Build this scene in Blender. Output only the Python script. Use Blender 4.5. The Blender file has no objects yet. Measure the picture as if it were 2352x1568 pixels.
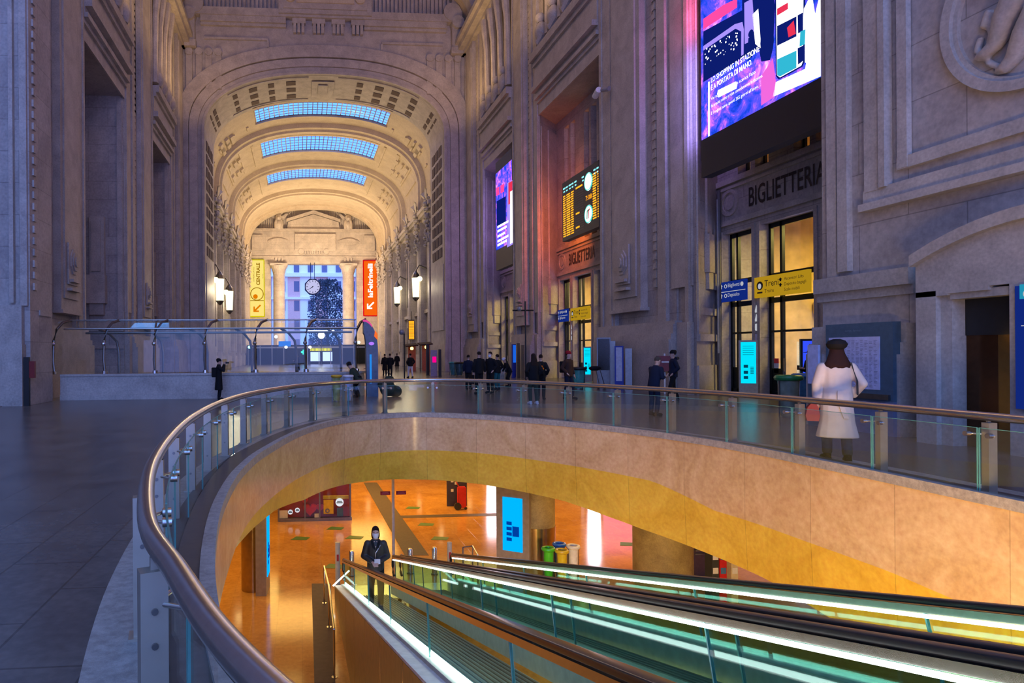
import bpy, bmesh, math, random
from mathutils import Vector, Matrix
random.seed(7)
SC = bpy.context.scene
C = SC.collection
PI = math.pi

# ------------------------------------------------------------------ camera
F, H, PSI, RHO, VX, VY = 1500., 1.8, math.radians(4.5), math.radians(0.4), 690., 812.
_cp, _sp, _cr, _sr = math.cos(PSI), math.sin(PSI), math.cos(RHO), math.sin(RHO)
FW = Vector((_sp, _cp, 0)); _r0 = Vector((_cp, -_sp, 0)); _u0 = Vector((0, 0, 1))
RT = _cr*_r0 - _sr*_u0; UP = _sr*_r0 + _cr*_u0
PX = VX - F*RT[1]/FW[1]; PY = VY + F*UP[1]/FW[1]
cd = bpy.data.cameras.new('camera'); cam = bpy.data.objects.new('camera', cd); C.objects.link(cam)
cd.sensor_fit = 'HORIZONTAL'; cd.sensor_width = 36.0; cd.lens = F/2352*36.0
cd.shift_x = (1176-PX)/2352; cd.shift_y = (PY-784)/2352
cd.clip_start = 0.05; cd.clip_end = 600
m3 = Matrix((RT, UP, -FW)).transposed()
cam.matrix_world = Matrix.Translation((0, 0, H)) @ m3.to_4x4()
SC.camera = cam
SC.view_settings.view_transform = 'Standard'; SC.view_settings.look = 'None'
SC.view_settings.gamma = 1.0; SC.view_settings.use_curve_mapping = False
SC.view_settings.exposure = 0.0
try:
    SC.cycles.max_bounces = 7; SC.cycles.diffuse_bounces = 3; SC.cycles.glossy_bounces = 3
    SC.cycles.transparent_max_bounces = 24; SC.cycles.transmission_bounces = 4
    SC.cycles.sample_clamp_indirect = 4.0; SC.cycles.caustics_reflective = False; SC.cycles.caustics_refractive = False
except Exception: pass

# ------------------------------------------------------------------ dusk sky
w = bpy.data.worlds.new('dusk'); SC.world = w; w.use_nodes = True
nt = w.node_tree; nt.nodes.clear()
bg = nt.nodes.new('ShaderNodeBackground'); out = nt.nodes.new('ShaderNodeOutputWorld')
tc = nt.nodes.new('ShaderNodeTexCoord'); sx = nt.nodes.new('ShaderNodeSeparateXYZ'); rp = nt.nodes.new('ShaderNodeValToRGB')
nt.links.new(tc.outputs['Generated'], sx.inputs[0]); nt.links.new(sx.outputs['Z'], rp.inputs[0])
rp.color_ramp.elements[0].position = 0.0; rp.color_ramp.elements[0].color = (.27, .35, 1.0, 1)
rp.color_ramp.elements[1].position = .7; rp.color_ramp.elements[1].color = (.16, .38, .95, 1)
nt.links.new(rp.outputs[0], bg.inputs[0]); bg.inputs[1].default_value = 3.5
nt.links.new(bg.outputs[0], out.inputs[0])

# ------------------------------------------------------------------ lamps of the place and added fill lights
def lamp(name, kind, loc, energy, color, size=1.0, sy=None, rot=(0, 0, 0), spot=None):
    ld = bpy.data.lights.new(name, kind); ld.energy = energy; ld.color = color
    if kind == 'AREA':
        ld.size = size
        if sy: ld.shape = 'RECTANGLE'; ld.size_y = sy
    else: ld.shadow_soft_size = size
    if spot: ld.spot_size = spot; ld.spot_blend = .6
    o = bpy.data.objects.new(name, ld); C.objects.link(o); o.location = loc; o.rotation_euler = rot
    return o
WARM = (1, .68, .36); AMB = (1, .62, .16)
# added unseen fill, high and warm, in the great hall; uplights of the vault behind
for yy in (20, 38, 54):
    for X_, a_ in ((12.4, 12), (-7.2, -12)):
        lamp('hall_fill_up', 'AREA', (X_, yy, 23.2), 400, (1, .60, .24), 1.6, 9, (PI, math.radians(a_), 0))
    lamp('hall_fill_down', 'AREA', (2.5, yy-4, 30.5), 260, (1, .60, .42), 8, 3)
for k, yy in enumerate((74, 86, 98, 110)):
    for sgn in (-1, 1):
        lamp('vault_uplight', 'AREA', (2.6+sgn*5, yy, 15.0), 520, (1, .70, .36), 4, 8, (PI, 0, 0))
lamp('end_wall_fill', 'AREA', (2.6, 104, 9), 5200, (1, .72, .45), 8, 3, (math.radians(115), 0, 0))  # unseen fill light added to brighten the far end wall
lamp('tunnel_lamp', 'AREA', (2.6, 92, 20), 1300, (1, .75, .55), 8, 20)
# metro mezzanine below
for (x, y, e) in ((1, 27, 900), (7, 28, 600), (-3, 18, 420), (2, 36, 800), (11, 21, 500)):
    lamp('mezzanine_lamp', 'AREA', (x, y, -0.75), e*.55, AMB, 6, 6)
def aim(o, d): o.rotation_euler = Vector(d).to_track_quat('-Z', 'Y').to_euler(); return o
# area lights added beside the screens to imitate their spill on the stone jambs
aim(lamp('screen_spill', 'AREA', (15.70, 25.0, 12.2), 85, (.34, .26, 1), .25, 4.0), (.35, 1, 0))
aim(lamp('screen_spill', 'AREA', (15.70, 25.0, 15.6), 40, (1, .12, .35), .25, 1.6), (.35, 1, 0))
aim(lamp('screen_spill', 'AREA', (15.72, 39.3, 10.2), 230, (1, .17, .01), .25, 3.2), (.30, 1, 0))
aim(lamp('screen_spill', 'AREA', (15.72, 52.5, 13.0), 120, (.42, .26, 1), .25, 5.5), (.30, 1, 0))
lamp('well_fill', 'AREA', (3.4, 1.2, -2.0), 1900, (1, .66, .27), 5.0, 1.0, (math.radians(69), 0, 0))  # added under the floor to light the fascia, no fitting there

# ------------------------------------------------------------------ pixel rays (2352 x 1568 frame) cut with real planes
def ray(x, y):
    return FW + (x-PX)/F*RT - (y-PY)/F*UP
def _cut(x, y, i, v):
    r = ray(x, y); t = (v - (0, 0, H)[i])/r[i]
    return Vector((0, 0, H)) + r*t
def onX(x, y, X): return _cut(x, y, 0, X)
def onY(x, y, Y): return _cut(x, y, 1, Y)
def onZ(x, y, Z=0.): return _cut(x, y, 2, Z)

# ------------------------------------------------------------------ materials
MATS = {}
def newmat(name):
    m = bpy.data.materials.new(name); m.use_nodes = True; m.node_tree.nodes.clear(); MATS[name] = m
    return m, m.node_tree
def N(nt, t, **kw):
    n = nt.nodes.new('ShaderNode'+t)
    for k, v in kw.items(): setattr(n, k, v)
    return n
def out_to(nt, sh):
    o = N(nt, 'OutputMaterial'); nt.links.new(sh, o.inputs['Surface'])
def setin(n, **kw):
    for k, v in kw.items():
        n.inputs[k.replace('_', ' ')].default_value = v
def rgba(c): return (c[0], c[1], c[2], 1)
def plain(name, col, rough=.6, metal=0., spec=.5, var=.12, scale=9., bump=0.):
    m, nt = newmat(name); b = N(nt, 'BsdfPrincipled'); setin(b, Roughness=rough, Metallic=metal)
    b.inputs['Specular IOR Level'].default_value = spec
    g = N(nt, 'NewGeometry'); nz = N(nt, 'TexNoise'); nz.inputs['Scale'].default_value = scale; nz.inputs['Detail'].default_value = 4
    nt.links.new(g.outputs['Position'], nz.inputs['Vector'])
    r = N(nt, 'ValToRGB'); r.color_ramp.elements[0].position = .3; r.color_ramp.elements[1].position = .7
    r.color_ramp.elements[0].color = rgba([max(0, c*(1-var)) for c in col]); r.color_ramp.elements[1].color = rgba([min(1, c*(1+var)) for c in col])
    nt.links.new(nz.outputs['Fac'], r.inputs[0]); nt.links.new(r.outputs[0], b.inputs['Base Color'])
    if bump:
        bp = N(nt, 'Bump'); bp.inputs['Strength'].default_value = bump; bp.inputs['Distance'].default_value = .02
        nt.links.new(nz.outputs['Fac'], bp.inputs['Height']); nt.links.new(bp.outputs[0], b.inputs['Normal'])
    out_to(nt, b.outputs[0]); return m
def glow(name, col, s=1.0):
    m, nt = newmat(name); e = N(nt, 'Emission'); e.inputs[0].default_value = rgba(col); e.inputs[1].default_value = s
    out_to(nt, e.outputs[0]); return m
def stone(name, col, dark, rough=.55, bw=1.9, bh=1.0, mode='wall', vein=.55, mortar=.012, spec=.4, nscale=.7, mdark=.55):
    """Stone blocks with veins, stains and thin joints; mode wall: (x+y, z); floor: (x, y); uv: the mesh's own uv."""
    m, nt = newmat(name); L = nt.links.new; b = N(nt, 'BsdfPrincipled'); setin(b, Roughness=rough); b.inputs['Specular IOR Level'].default_value = spec
    g = N(nt, 'NewGeometry'); s = N(nt, 'SeparateXYZ'); L(g.outputs['Position'], s.inputs[0]); cx = N(nt, 'CombineXYZ')
    if mode == 'wall':
        a = N(nt, 'Math', operation='ADD'); L(s.outputs[0], a.inputs[0]); L(s.outputs[1], a.inputs[1]); L(a.outputs[0], cx.inputs[0]); L(s.outputs[2], cx.inputs[1])
    elif mode == 'floor':
        L(s.outputs[1], cx.inputs[0]); L(s.outputs[0], cx.inputs[1])
    if mode == 'uv':
        uv = N(nt, 'UVMap'); vec = uv.outputs[0]
    else: vec = cx.outputs[0]
    br = N(nt, 'TexBrick'); L(vec, br.inputs['Vector']); setin(br, Scale=1.0, Mortar_Size=mortar, Brick_Width=bw, Row_Height=bh)
    br.inputs['Color1'].default_value = (1, 1, 1, 1); br.inputs['Color2'].default_value = (.86, .86, .88, 1); br.inputs['Mortar'].default_value = (mdark, mdark, mdark, 1)
    n1 = N(nt, 'TexNoise'); setin(n1, Scale=nscale, Detail=8., Roughness=.62, Distortion=vein); L(g.outputs['Position'], n1.inputs['Vector'])
    r = N(nt, 'ValToRGB'); r.color_ramp.elements[0].position = .32; r.color_ramp.elements[1].position = .66
    r.color_ramp.elements[0].color = rgba(dark); r.color_ramp.elements[1].color = rgba(col); L(n1.outputs['Fac'], r.inputs[0])
    n2 = N(nt, 'TexNoise'); setin(n2, Scale=nscale*14, Detail=5.); L(g.outputs['Position'], n2.inputs['Vector'])
    mx = N(nt, 'MixRGB', blend_type='MULTIPLY'); mx.inputs[0].default_value = .9; L(r.outputs[0], mx.inputs[1]); L(br.outputs['Color'], mx.inputs[2])
    ov = N(nt, 'MixRGB', blend_type='OVERLAY'); ov.inputs[0].default_value = .35; L(mx.outputs[0], ov.inputs[1]); L(n2.outputs['Fac'], ov.inputs[2])
    L(ov.outputs[0], b.inputs['Base Color'])
    bp = N(nt, 'Bump'); setin(bp, Strength=.25, Distance=.02); L(br.outputs['Fac'], bp.inputs['Height']); bp.invert = True
    L(bp.outputs[0], b.inputs['Normal'])
    out_to(nt, b.outputs[0]); return m
def glass(name, tint=(.9, .97, .95), refl=.10, rough=.02):
    m, nt = newmat(name); L = nt.links.new
    t = N(nt, 'BsdfTransparent'); t.inputs[0].default_value = rgba(tint); g = N(nt, 'BsdfGlossy'); g.inputs['Roughness'].default_value = rough
    g.inputs['Color'].default_value = (.9, .97, 1, 1)
    lw = N(nt, 'LayerWeight'); lw.inputs[0].default_value = .35; mp = N(nt, 'MapRange')
    mp.inputs['To Min'].default_value = refl*.5; mp.inputs['To Max'].default_value = min(.9, refl*7); L(lw.outputs['Fresnel'], mp.inputs['Value'])
    mx = N(nt, 'MixShader'); L(mp.outputs[0], mx.inputs[0]); L(t.outputs[0], mx.inputs[1]); L(g.outputs[0], mx.inputs[2]); out_to(nt, mx.outputs[0]); return m

STONE = stone('hall_stone', (.52, .47, .43), (.36, .32, .30), bw=2.4, bh=1.15)
STONE2 = stone('carved_stone', (.55, .50, .45), (.38, .34, .31), bw=40, bh=40, mortar=0.0, nscale=1.1)
VAULT = stone('vault_plaster', (.66, .56, .42), (.54, .45, .33), bw=60, bh=60, mortar=0.0, rough=.7)
PAVE = stone('dark_paving', (.15, .14, .13), (.085, .08, .078), bw=1.3, bh=.62, mode='floor', rough=.24, mortar=.01, spec=.5, nscale=.9, mdark=.5)
GRANITE = stone('granite_curb', (.42, .40, .37), (.25, .24, .22), bw=30, bh=30, mortar=0, nscale=14, vein=.1)
MARBLE = stone('beige_marble', (.74, .53, .30), (.58, .38, .18), bw=1.45, bh=30, mode='uv', rough=.22, mortar=.006, spec=.5, nscale=.9, vein=1.6, mdark=.6)
MARBLE_LIT = stone('yellow_lit_marble', (.84, .56, .07), (.68, .42, .04), bw=1.45, bh=30, mode='uv', rough=.3, mortar=.006, nscale=.9, vein=1.8, mdark=.6)  # the beige marble again, warm light from below put into its colour
LOWFLOOR = stone('polished_orange_marble', (.66, .31, .07), (.50, .21, .045), bw=1.2, bh=.6, mode='floor', rough=.13, mortar=.004, spec=.6, nscale=.8, vein=1.2, mdark=.75)
STEEL = plain('brushed_steel', (.62, .60, .58), .24, 1.0, var=.06, scale=30)
POSTM = plain('satin_post', (.44, .39, .32), .38, .6, var=.05)
STEELD = plain('dark_steel', (.22, .21, .20), .35, 1.0, var=.1)
BRASS = plain('warm_metal', (.62, .46, .24), .28, 1.0, var=.1)
BLACK = plain('black_paint', (.012, .012, .014), .5)
RUBBER = plain('black_rubber', (.016, .016, .018), .32, spec=.6)
GLASS = glass('clear_glass', (.955, .985, .98), .032)
SCREENG = glass('screen_glass', (.95, .98, .98), .03)
GLASSG = glass('green_edged_glass', (.74, .93, .88), .013)
GEDGE = plain('glass_edge', (.10, .32, .30), .25)
LED = glow('led_strip_white', (.86, 1.0, .92), 7.5)
DARKW = plain('dark_window', (.015, .013, .012), .2)
WHITE = plain('white_paint', (.75, .75, .74), .5)
GREY = plain('grey_metal', (.30, .31, .33), .45, .3)
PIPE = plain('lead_pipe', (.10, .10, .11), .5)

# ------------------------------------------------------------------ mesh helpers
class MB:
    def __init__(s): s.v = []; s.f = []; s.uv = {}
    def quad(s, a, b, c, d):
        i = len(s.v); s.v += [Vector(a), Vector(b), Vector(c), Vector(d)]; s.f.append((i, i+1, i+2, i+3)); return s
    def poly(s, pts):
        i = len(s.v); s.v += [Vector(p) for p in pts]; s.f.append(tuple(range(i, i+len(pts)))); return s
    def box(s, x0, x1, y0, y1, z0, z1):
        return s.hexa([(x0, y0, z0), (x1, y0, z0), (x1, y1, z0), (x0, y1, z0), (x0, y0, z1), (x1, y0, z1), (x1, y1, z1), (x0, y1, z1)])
    def hexa(s, p):
        i = len(s.v); s.v += [Vector(q) for q in p]
        for f in ((0, 3, 2, 1), (4, 5, 6, 7), (0, 1, 5, 4), (1, 2, 6, 5), (2, 3, 7, 6), (3, 0, 4, 7)): s.f.append(tuple(i+k for k in f))
        return s
    def obox(s, c, ax, ay, az):
        """box about c with half-axis vectors"""
        c, ax, ay, az = map(Vector, (c, ax, ay, az))
        return s.hexa([c-ax-ay-az, c+ax-ay-az, c+ax+ay-az, c-ax+ay-az, c-ax-ay+az, c+ax-ay+az, c+ax+ay+az, c-ax+ay+az])
    def loft(s, rings, closed=True, cap=True, uv=None):
        i0 = len(s.v); n = len(rings[0])
        for r in rings: s.v += [Vector(p) for p in r]
        for k in range(len(rings)-1):
            for j in range(n if closed else n-1):
                a = i0+k*n+j; b = i0+k*n+(j+1) % n; s.f.append((a, b, b+n, a+n))
        if cap and closed:
            s.f.append(tuple(i0+j for j in reversed(range(n)))); s.f.append(tuple(i0+(len(rings)-1)*n+j for j in range(n)))
        return s
    def tube(s, path, r, n=10, cap=True, closed=False):
        path = [Vector(p) for p in path]; rings = []; m = len(path)
        for k, p in enumerate(path):
            if closed: t = path[(k+1) % m]-path[(k-1) % m]
            else: t = path[min(k+1, m-1)]-path[max(k-1, 0)]
            t.normalize(); a = Vector((0, 0, 1)) if abs(t.z) < .9 else Vector((0, 1, 0))
            u = t.cross(a).normalized(); v = u.cross(t)
            rr = r[k] if isinstance(r, (list, tuple)) else r
            rings.append([p+u*(rr*math.cos(2*PI*j/n))+v*(rr*math.sin(2*PI*j/n)) for j in range(n)])
        if closed: rings.append(rings[0])
        return s.loft(rings, True, cap and not closed)
    def lathe(s, c, prof, n=20, cap=True):
        c = Vector(c)
        return s.loft([[c+Vector((r*math.cos(2*PI*j/n), r*math.sin(2*PI*j/n), z)) for j in range(n)] for r, z in prof], True, cap)
    def prism(s, pts, d):
        d = Vector(d); a = [Vector(p) for p in pts]; return s.loft([a, [p+d for p in a]], True, True)
    def sphere(s, c, r, n=10, sc=(1, 1, 1)):
        c = Vector(c); rings = []
        for k in range(1, n):
            t = PI*k/n; rings.append([c+Vector((r*sc[0]*math.sin(t)*math.cos(2*PI*j/(2*n)), r*sc[1]*math.sin(t)*math.sin(2*PI*j/(2*n)), -r*sc[2]*math.cos(t))) for j in range(2*n)])
        return s.loft(rings, True, True)
    def build(s, name, mat, parent=None, base=None, smooth=False, kind=None, bevel=0):
        me = bpy.data.meshes.new(name); off = Vector(base) if base is not None else Vector((0, 0, 0))
        if parent is not None: off = parent['_o'] if '_o' in parent else Vector((0, 0, 0)); off = Vector(off)
        me.from_pydata([v-off for v in s.v], [], s.f); me.update()
        bm = bmesh.new(); bm.from_mesh(me); bmesh.ops.remove_doubles(bm, verts=bm.verts, dist=1e-5) if not s.uv else None
        bmesh.ops.recalc_face_normals(bm, faces=bm.faces)
        if bevel: bmesh.ops.bevel(bm, geom=[e for e in bm.edges if len(e.link_faces) == 2 and e.calc_face_angle(0) > .6], offset=bevel, segments=2, affect='EDGES', clamp_overlap=True)
        if s.uv:
            bm.verts.ensure_lookup_table(); ul = bm.loops.layers.uv.new('UVMap')
            for f in bm.faces:
                for l in f.loops: l[ul].uv = s.uv.get(l.vert.index, (0, 0))
        bm.to_mesh(me); bm.free()
        if smooth:
            for p in me.polygons: p.use_smooth = True
            try: me.set_sharp_from_angle(angle=math.radians(42))
            except Exception: pass
        me.materials.append(mat)
        o = bpy.data.objects.new(name, me); C.objects.link(o)
        if parent is not None: o.parent = parent
        elif base is not None: o.location = off
        if kind: o['kind'] = kind
        return o
ROOTS = []
def thing(name, label, cat, loc=(0, 0, 0), group=None):
    """An Empty at the thing's base; its parts are meshes given in world coordinates."""
    o = bpy.data.objects.new(name, None); C.objects.link(o); o.location = loc; o['label'] = label; o['category'] = cat
    o.empty_display_size = .2
    o['_o'] = list(loc); ROOTS.append(o)
    if group: o['group'] = group
    return o
def sub(o):
    """let a part (a mesh) parent sub-parts given in world coordinates"""
    o['_o'] = list(Vector(o.parent['_o'])) ; return o
def tag(o, label, cat, group=None):
    o['label'] = label; o['category'] = cat
    if group: o['group'] = group
    return o
def struct(mb, name, mat, smooth=False): return mb.build(name, mat, None, None, smooth, 'structure')
class Fr:
    """a plane frame: origin, right axis, up axis; d goes out of the plane towards the viewer"""
    def __init__(s, o, x, y): s.o = Vector(o); s.x = Vector(x).normalized(); s.y = Vector(y).normalized(); s.n = s.x.cross(s.y)
    def p(s, u, v, d=0.): return s.o+s.x*u+s.y*v+s.n*d
    def plate(s, mb, u0, u1, v0, v1, d0, d1):
        return mb.hexa([s.p(u0, v0, d0), s.p(u1, v0, d0), s.p(u1, v0, d1), s.p(u0, v0, d1), s.p(u0, v1, d0), s.p(u1, v1, d0), s.p(u1, v1, d1), s.p(u0, v1, d1)])
    def shape(s, mb, pts, d0, d1): return mb.prism([s.p(u, v, d0) for u, v in pts], s.n*(d1-d0))
    def disc(s, mb, u, v, r, d0, d1, n=28, ry=None): return s.shape(mb, [(u+r*math.cos(2*PI*k/n), v+(ry or r)*math.sin(2*PI*k/n)) for k in range(n)], d0, d1)
    def ring(s, mb, u, v, r0, r1, d0, d1, n=32):
        ang = [2*PI*k/n for k in range(n)]
        rg = lambda r, d: [s.p(u+r*math.cos(a), v+r*math.sin(a), d) for a in ang]
        R = [rg(r0, d0), rg(r1, d0), rg(r1, d1), rg(r0, d1), rg(r0, d0)]
        return mb.loft(R, True, False)
def RW(Y, Z, X): return Fr((X, Y, Z), (0, -1, 0), (0, 0, 1))     # on the right wall, facing the hall
def LW(Y, Z, X): return Fr((X, Y, Z), (0, 1, 0), (0, 0, 1))
def FR(X, Z, Y): return Fr((X, Y, Z), (1, 0, 0), (0, 0, 1))      # faces the camera
_txt = {}
def text(fr, s, u, v, h, mat, name='lettering', parent=None, width=None, d=.01, align='LEFT', rot=0., bold=0.):
    """lettering as a mesh on frame fr, h = capital height"""
    key = (s, align, bold)
    if key not in _txt:
        cu = bpy.data.curves.new('t', 'FONT'); cu.body = s; cu.size = 1.0; cu.align_x = align; cu.offset = bold; cu.resolution_u = 3
        ob = bpy.data.objects.new('t', cu); C.objects.link(ob); bpy.context.view_layer.update()
        me = bpy.data.meshes.new_from_object(ob.evaluated_get(bpy.context.evaluated_depsgraph_get()))
        _txt[key] = ([x.co.copy() for x in me.vertices], [tuple(p.vertices) for p in me.polygons])
        bpy.data.objects.remove(ob); bpy.data.curves.remove(cu); bpy.data.meshes.remove(me)
    vs, fs = _txt[key]
    if not vs: return None
    ks = h/.69; kx = ks
    xs = [p.x for p in vs]
    if width: kx = width/(max(xs)-min(xs))
    mb = MB(); ca, sa = math.cos(rot), math.sin(rot)
    for p in vs:
        a, b = p.x*kx, p.y*ks; mb.v.append(fr.p(u+a*ca-b*sa, v+a*sa+b*ca, d))
    mb.f = list(fs)
    return mb.build(name, mat, parent)
def crom(pts, n=8):
    P = [Vector(p) for p in pts]; P = [2*P[0]-P[1]]+P+[2*P[-1]-P[-2]]; o = []
    for i in range(1, len(P)-2):
        for k in range(n):
            t = k/n; a, b, c, d = P[i-1:i+3]
            o.append(.5*((2*b)+(c-a)*t+(2*a-5*b+4*c-d)*t*t+(-a+3*b-3*c+d)*t**3))
    o.append(P[-2]); return o
# ================================================================== SETTING
XR, XL, XB, YE, XC = 16.2, -11.0, 18.0, 62.0, 2.55      # right front, left front, right recess back, arch wall, hall axis
# ---- the oval opening: floor edge and rail line in plan
EP = crom([(.30, 1.5), (.12, 2.1), (-.15, 2.8), (-.42, 3.7), (-.70, 5.2), (-.88, 7.0), (-.92, 8.6), (-.86, 10.0), (-.62, 11.8), (.10, 14.8), (1.25, 17.1), (3.1, 18.3),
           (4.85, 17.4), (6.4, 15.5), (7.4, 13.4), (7.9, 11.3), (7.98, 9.3), (7.98, 7.5), (7.95, 5.5), (7.9, 3.5), (7.9, 1.5)], 8)
EP = [Vector((p[0], p[1])) for p in [(*q,) if len(q) == 2 else q[:2] for q in EP]] if False else [Vector((p[0], p[1], 0)) for p in EP]
def offs(P, d):
    o = []
    for i, p in enumerate(P):
        t = (P[min(i+1, len(P)-1)]-P[max(i-1, 0)]).normalized(); o.append(p+Vector((-t.y, t.x, 0))*d)
    return o
def zline(P, z): return [Vector((p.x, p.y, z)) for p in P]
SLEN = [0.]
for a, b in zip(EP, EP[1:]): SLEN.append(SLEN[-1]+(b-a).length)
def on_edge(px, py):
    """far crossing of a pixel ray with the upright surface under the floor edge -> (index along it, z)"""
    r = ray(px, py); best = None
    for i in range(len(EP)-1):
        a, b = EP[i], EP[i+1]; e = b-a; det = r.x*(-e.y)+e.x*r.y
        if abs(det) < 1e-9: continue
        t = (a.x*(-e.y)+e.x*a.y)/det; k = (r.x*a.y-r.y*a.x)/det
        if 0 <= k <= 1 and t > 0 and (best is None or t > best[0]): best = (t, i+k)
    return best[1], H+r.z*best[0]
def prof(pix):
    q = sorted(on_edge(*p) for p in pix)
    def f(i):
        if i <= q[0][0]: return q[0][1]
        for (a, za), (b, zb) in zip(q, q[1:]):
            if i <= b: return za+(zb-za)*(i-a)/max(1e-6, b-a)
        return q[-1][1]
    return f
zc_ = prof([(524, 1312), (540, 1262), (566, 1207), (638, 1131), (701, 1090), (800, 1052), (950, 1034), (1100, 1040), (1300, 1067), (1500, 1105), (1640, 1172), (1832, 1236), (2045, 1313), (2200, 1380)])
zl_ = prof([(521, 1325), (530, 1292), (557, 1248), (638, 1171), (701, 1149), (841, 1106), (950, 1102), (1100, 1112), (1290, 1150), (1389, 1185), (1470, 1215), (1577, 1254), (1758, 1332), (1900, 1420)])
def zc(i): return zc_(i)
def zl(i): return min(zc_(i)-.04, max(zl_(i), -4.3))
ZF = -4.6                                             # mezzanine floor
# hall floor with its hole
bm = bmesh.new()
outer = [(-17, -14), (20, -14), (20, 124), (-17, 124)]; inner = [(p.x, p.y) for p in offs(EP, .42)]
for loop in (outer, inner):
    vs = [bm.verts.new((x, y, 0)) for x, y in loop]
    for a, b in zip(vs, vs[1:]+vs[:1]): bm.edges.new((a, b))
bmesh.ops.triangle_fill(bm, use_beauty=True, use_dissolve=False, edges=bm.edges[:])
bmesh.ops.recalc_face_normals(bm, faces=bm.faces)
if sum(f.normal.z for f in bm.faces) < 0: bmesh.ops.reverse_faces(bm, faces=bm.faces)
me = bpy.data.meshes.new('floor'); bm.to_mesh(me); bm.free(); me.materials.append(PAVE)
fo = bpy.data.objects.new('floor', me); C.objects.link(fo); fo['kind'] = 'structure'
# slab underside = ceiling of the mezzanine
mb = MB(); n = len(EP)
mb2 = bmesh.new()
for loop in ([(-17, -2), (20, -2), (20, 60), (-17, 60)], [(p.x, p.y) for p in offs(EP, .3)]):
    vs = [mb2.verts.new((x, y, -.55)) for x, y in loop]
    for a, b in zip(vs, vs[1:]+vs[:1]): mb2.edges.new((a, b))
bmesh.ops.triangle_fill(mb2, use_beauty=True, use_dissolve=False, edges=mb2.edges[:])
me = bpy.data.meshes.new('ceiling_mezzanine'); mb2.to_mesh(me); mb2.free()
me.materials.append(plain('mezzanine_ceiling', (.55, .5, .42), .7))
o = bpy.data.objects.new('ceiling_mezzanine', me); C.objects.link(o); o['kind'] = 'structure'
# marble fascia: upright band, then the leaning band under it, tinted as lit from below
def band(name, mat, top, bot, d0, d1, kind='structure'):
    mb = MB(); A, B = offs(EP, d0), offs(EP, d1); rings = [[], [], []]
    for i in range(n):
        a = A[i]; b = B[i]; t, q = top(i), bot(i); rings[0].append(Vector((a.x, a.y, t))); rings[1].append(Vector((b.x, b.y, q))); 
    for i in range(n):
        k = len(mb.v); mb.v += [rings[0][i], rings[1][i]]; mb.uv[k] = (SLEN[i], rings[0][i].z); mb.uv[k+1] = (SLEN[i], rings[1][i].z)
        if i: mb.f.append((k-2, k, k+1, k-1))
    return mb.build(name, mat, None, None, True, kind)
band('wall_fascia', MARBLE, lambda i: .06, zc, .0, .0)
band('wall_fascia_lower', MARBLE_LIT, zc, zl, .0, .05)
band('wall_fascia_back', MARBLE_LIT, lambda i: -.5, zl, .6, .35)
# curb: light granite nosing, dark gutter strip, granite outer curb
def ringstrip(name, mat, d0, d1, z0, z1):
    mb = MB(); A, B = offs(EP, d0), offs(EP, d1)
    mb.loft([[Vector((a.x, a.y, z0)), Vector((b.x, b.y, z0)), Vector((b.x, b.y, z1)), Vector((a.x, a.y, z1))] for a, b in zip(A, B)], True, True)
    return struct(mb, name, mat)
ringstrip('trim_1', GRANITE, -.02, .10, -.02, .11)
ringstrip('trim_2', plain('dark_gutter', (.05, .05, .055), .5), .10, .46, -.02, .07)
ringstrip('trim_3', GRANITE, .46, .78, -.02, .05)

# ---- mezzanine
mb = MB(); mb.box(-17, 22, -2, 62, ZF-.2, ZF); struct(mb, 'floor_mezzanine', LOWFLOOR)
inl = plain('grey_stone_inlay', (.10, .065, .05), .5, spec=.15)
mb = MB()
P = [onZ(835, 1108, ZF), onZ(866, 1108, ZF), onZ(985, 1275, ZF), onZ(930, 1275, ZF)]
mb.prism([p+Vector((0, 0, .001)) for p in P], (0, 0, .006)); struct(mb, 'trim_4', inl)
mb = MB(); P = [onZ(918, 1184, ZF), onZ(1150, 1178, ZF), onZ(1150, 1184, ZF), onZ(918, 1190, ZF)]
mb.prism([p+Vector((0, 0, .001)) for p in P], (0, 0, .006)); struct(mb, 'trim_5', inl)
mb = MB(); P = [onZ(716, 1340, ZF), onZ(760, 1340, ZF), onZ(770, 1568, ZF), onZ(722, 1568, ZF)]
mb.prism([p+Vector((0, 0, .001)) for p in P], (0, 0, .006)); struct(mb, 'trim_6', inl)
mb = MB(); mb.box(-17, 22, 61.6, 62, ZF, -.55); mb.box(-17, -16.6, -2, 62, ZF, -.55); mb.box(21.6, 22, -2, 62, ZF, -.55); mb.box(-17, 22, -2.4, -2, ZF, -.55)
struct(mb, 'wall_mezzanine', plain('mezzanine_wall', (.55, .38, .2), .5))

# ---- right wall
def steps(mb, x0, dirx, y0, y1, spec):
    """long mouldings: spec = (z0, z1, how far out)"""
    for z0, z1, d in spec:
        a, b = sorted((x0, x0+dirx*d)); mb.box(a, b, y0, y1, z0, z1)
ZL_, ZT = 17.75, 37.0
piers_R = [(25.6, 33.75), (42.8, 47.95), (55.9, 62.0)]
mb = MB()
for (a, b), a2 in zip(piers_R, (27.0, 44.6, 57.6)): mb.box(XR, 20, a2, b, 0, ZL_+.01)
mb.box(XR, 20, 14.9, 62, ZL_, ZT)                                    # wall over the bays
for ya, yb in ((25.6, 27.0), (42.8, 44.6), (55.9, 57.6)):            # splayed far jambs
    mb.prism([(XR, ya-.02, 0), (XB, yb, 0), (XB+.6, yb+.2, 0), (XR+.1, yb+.2, 0)], (0, 0, ZL_))
mb.box(12.6, 20, -14, 14.85, 0, ZT)                                  # near block
struct(mb, 'wall_right', STONE)
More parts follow.
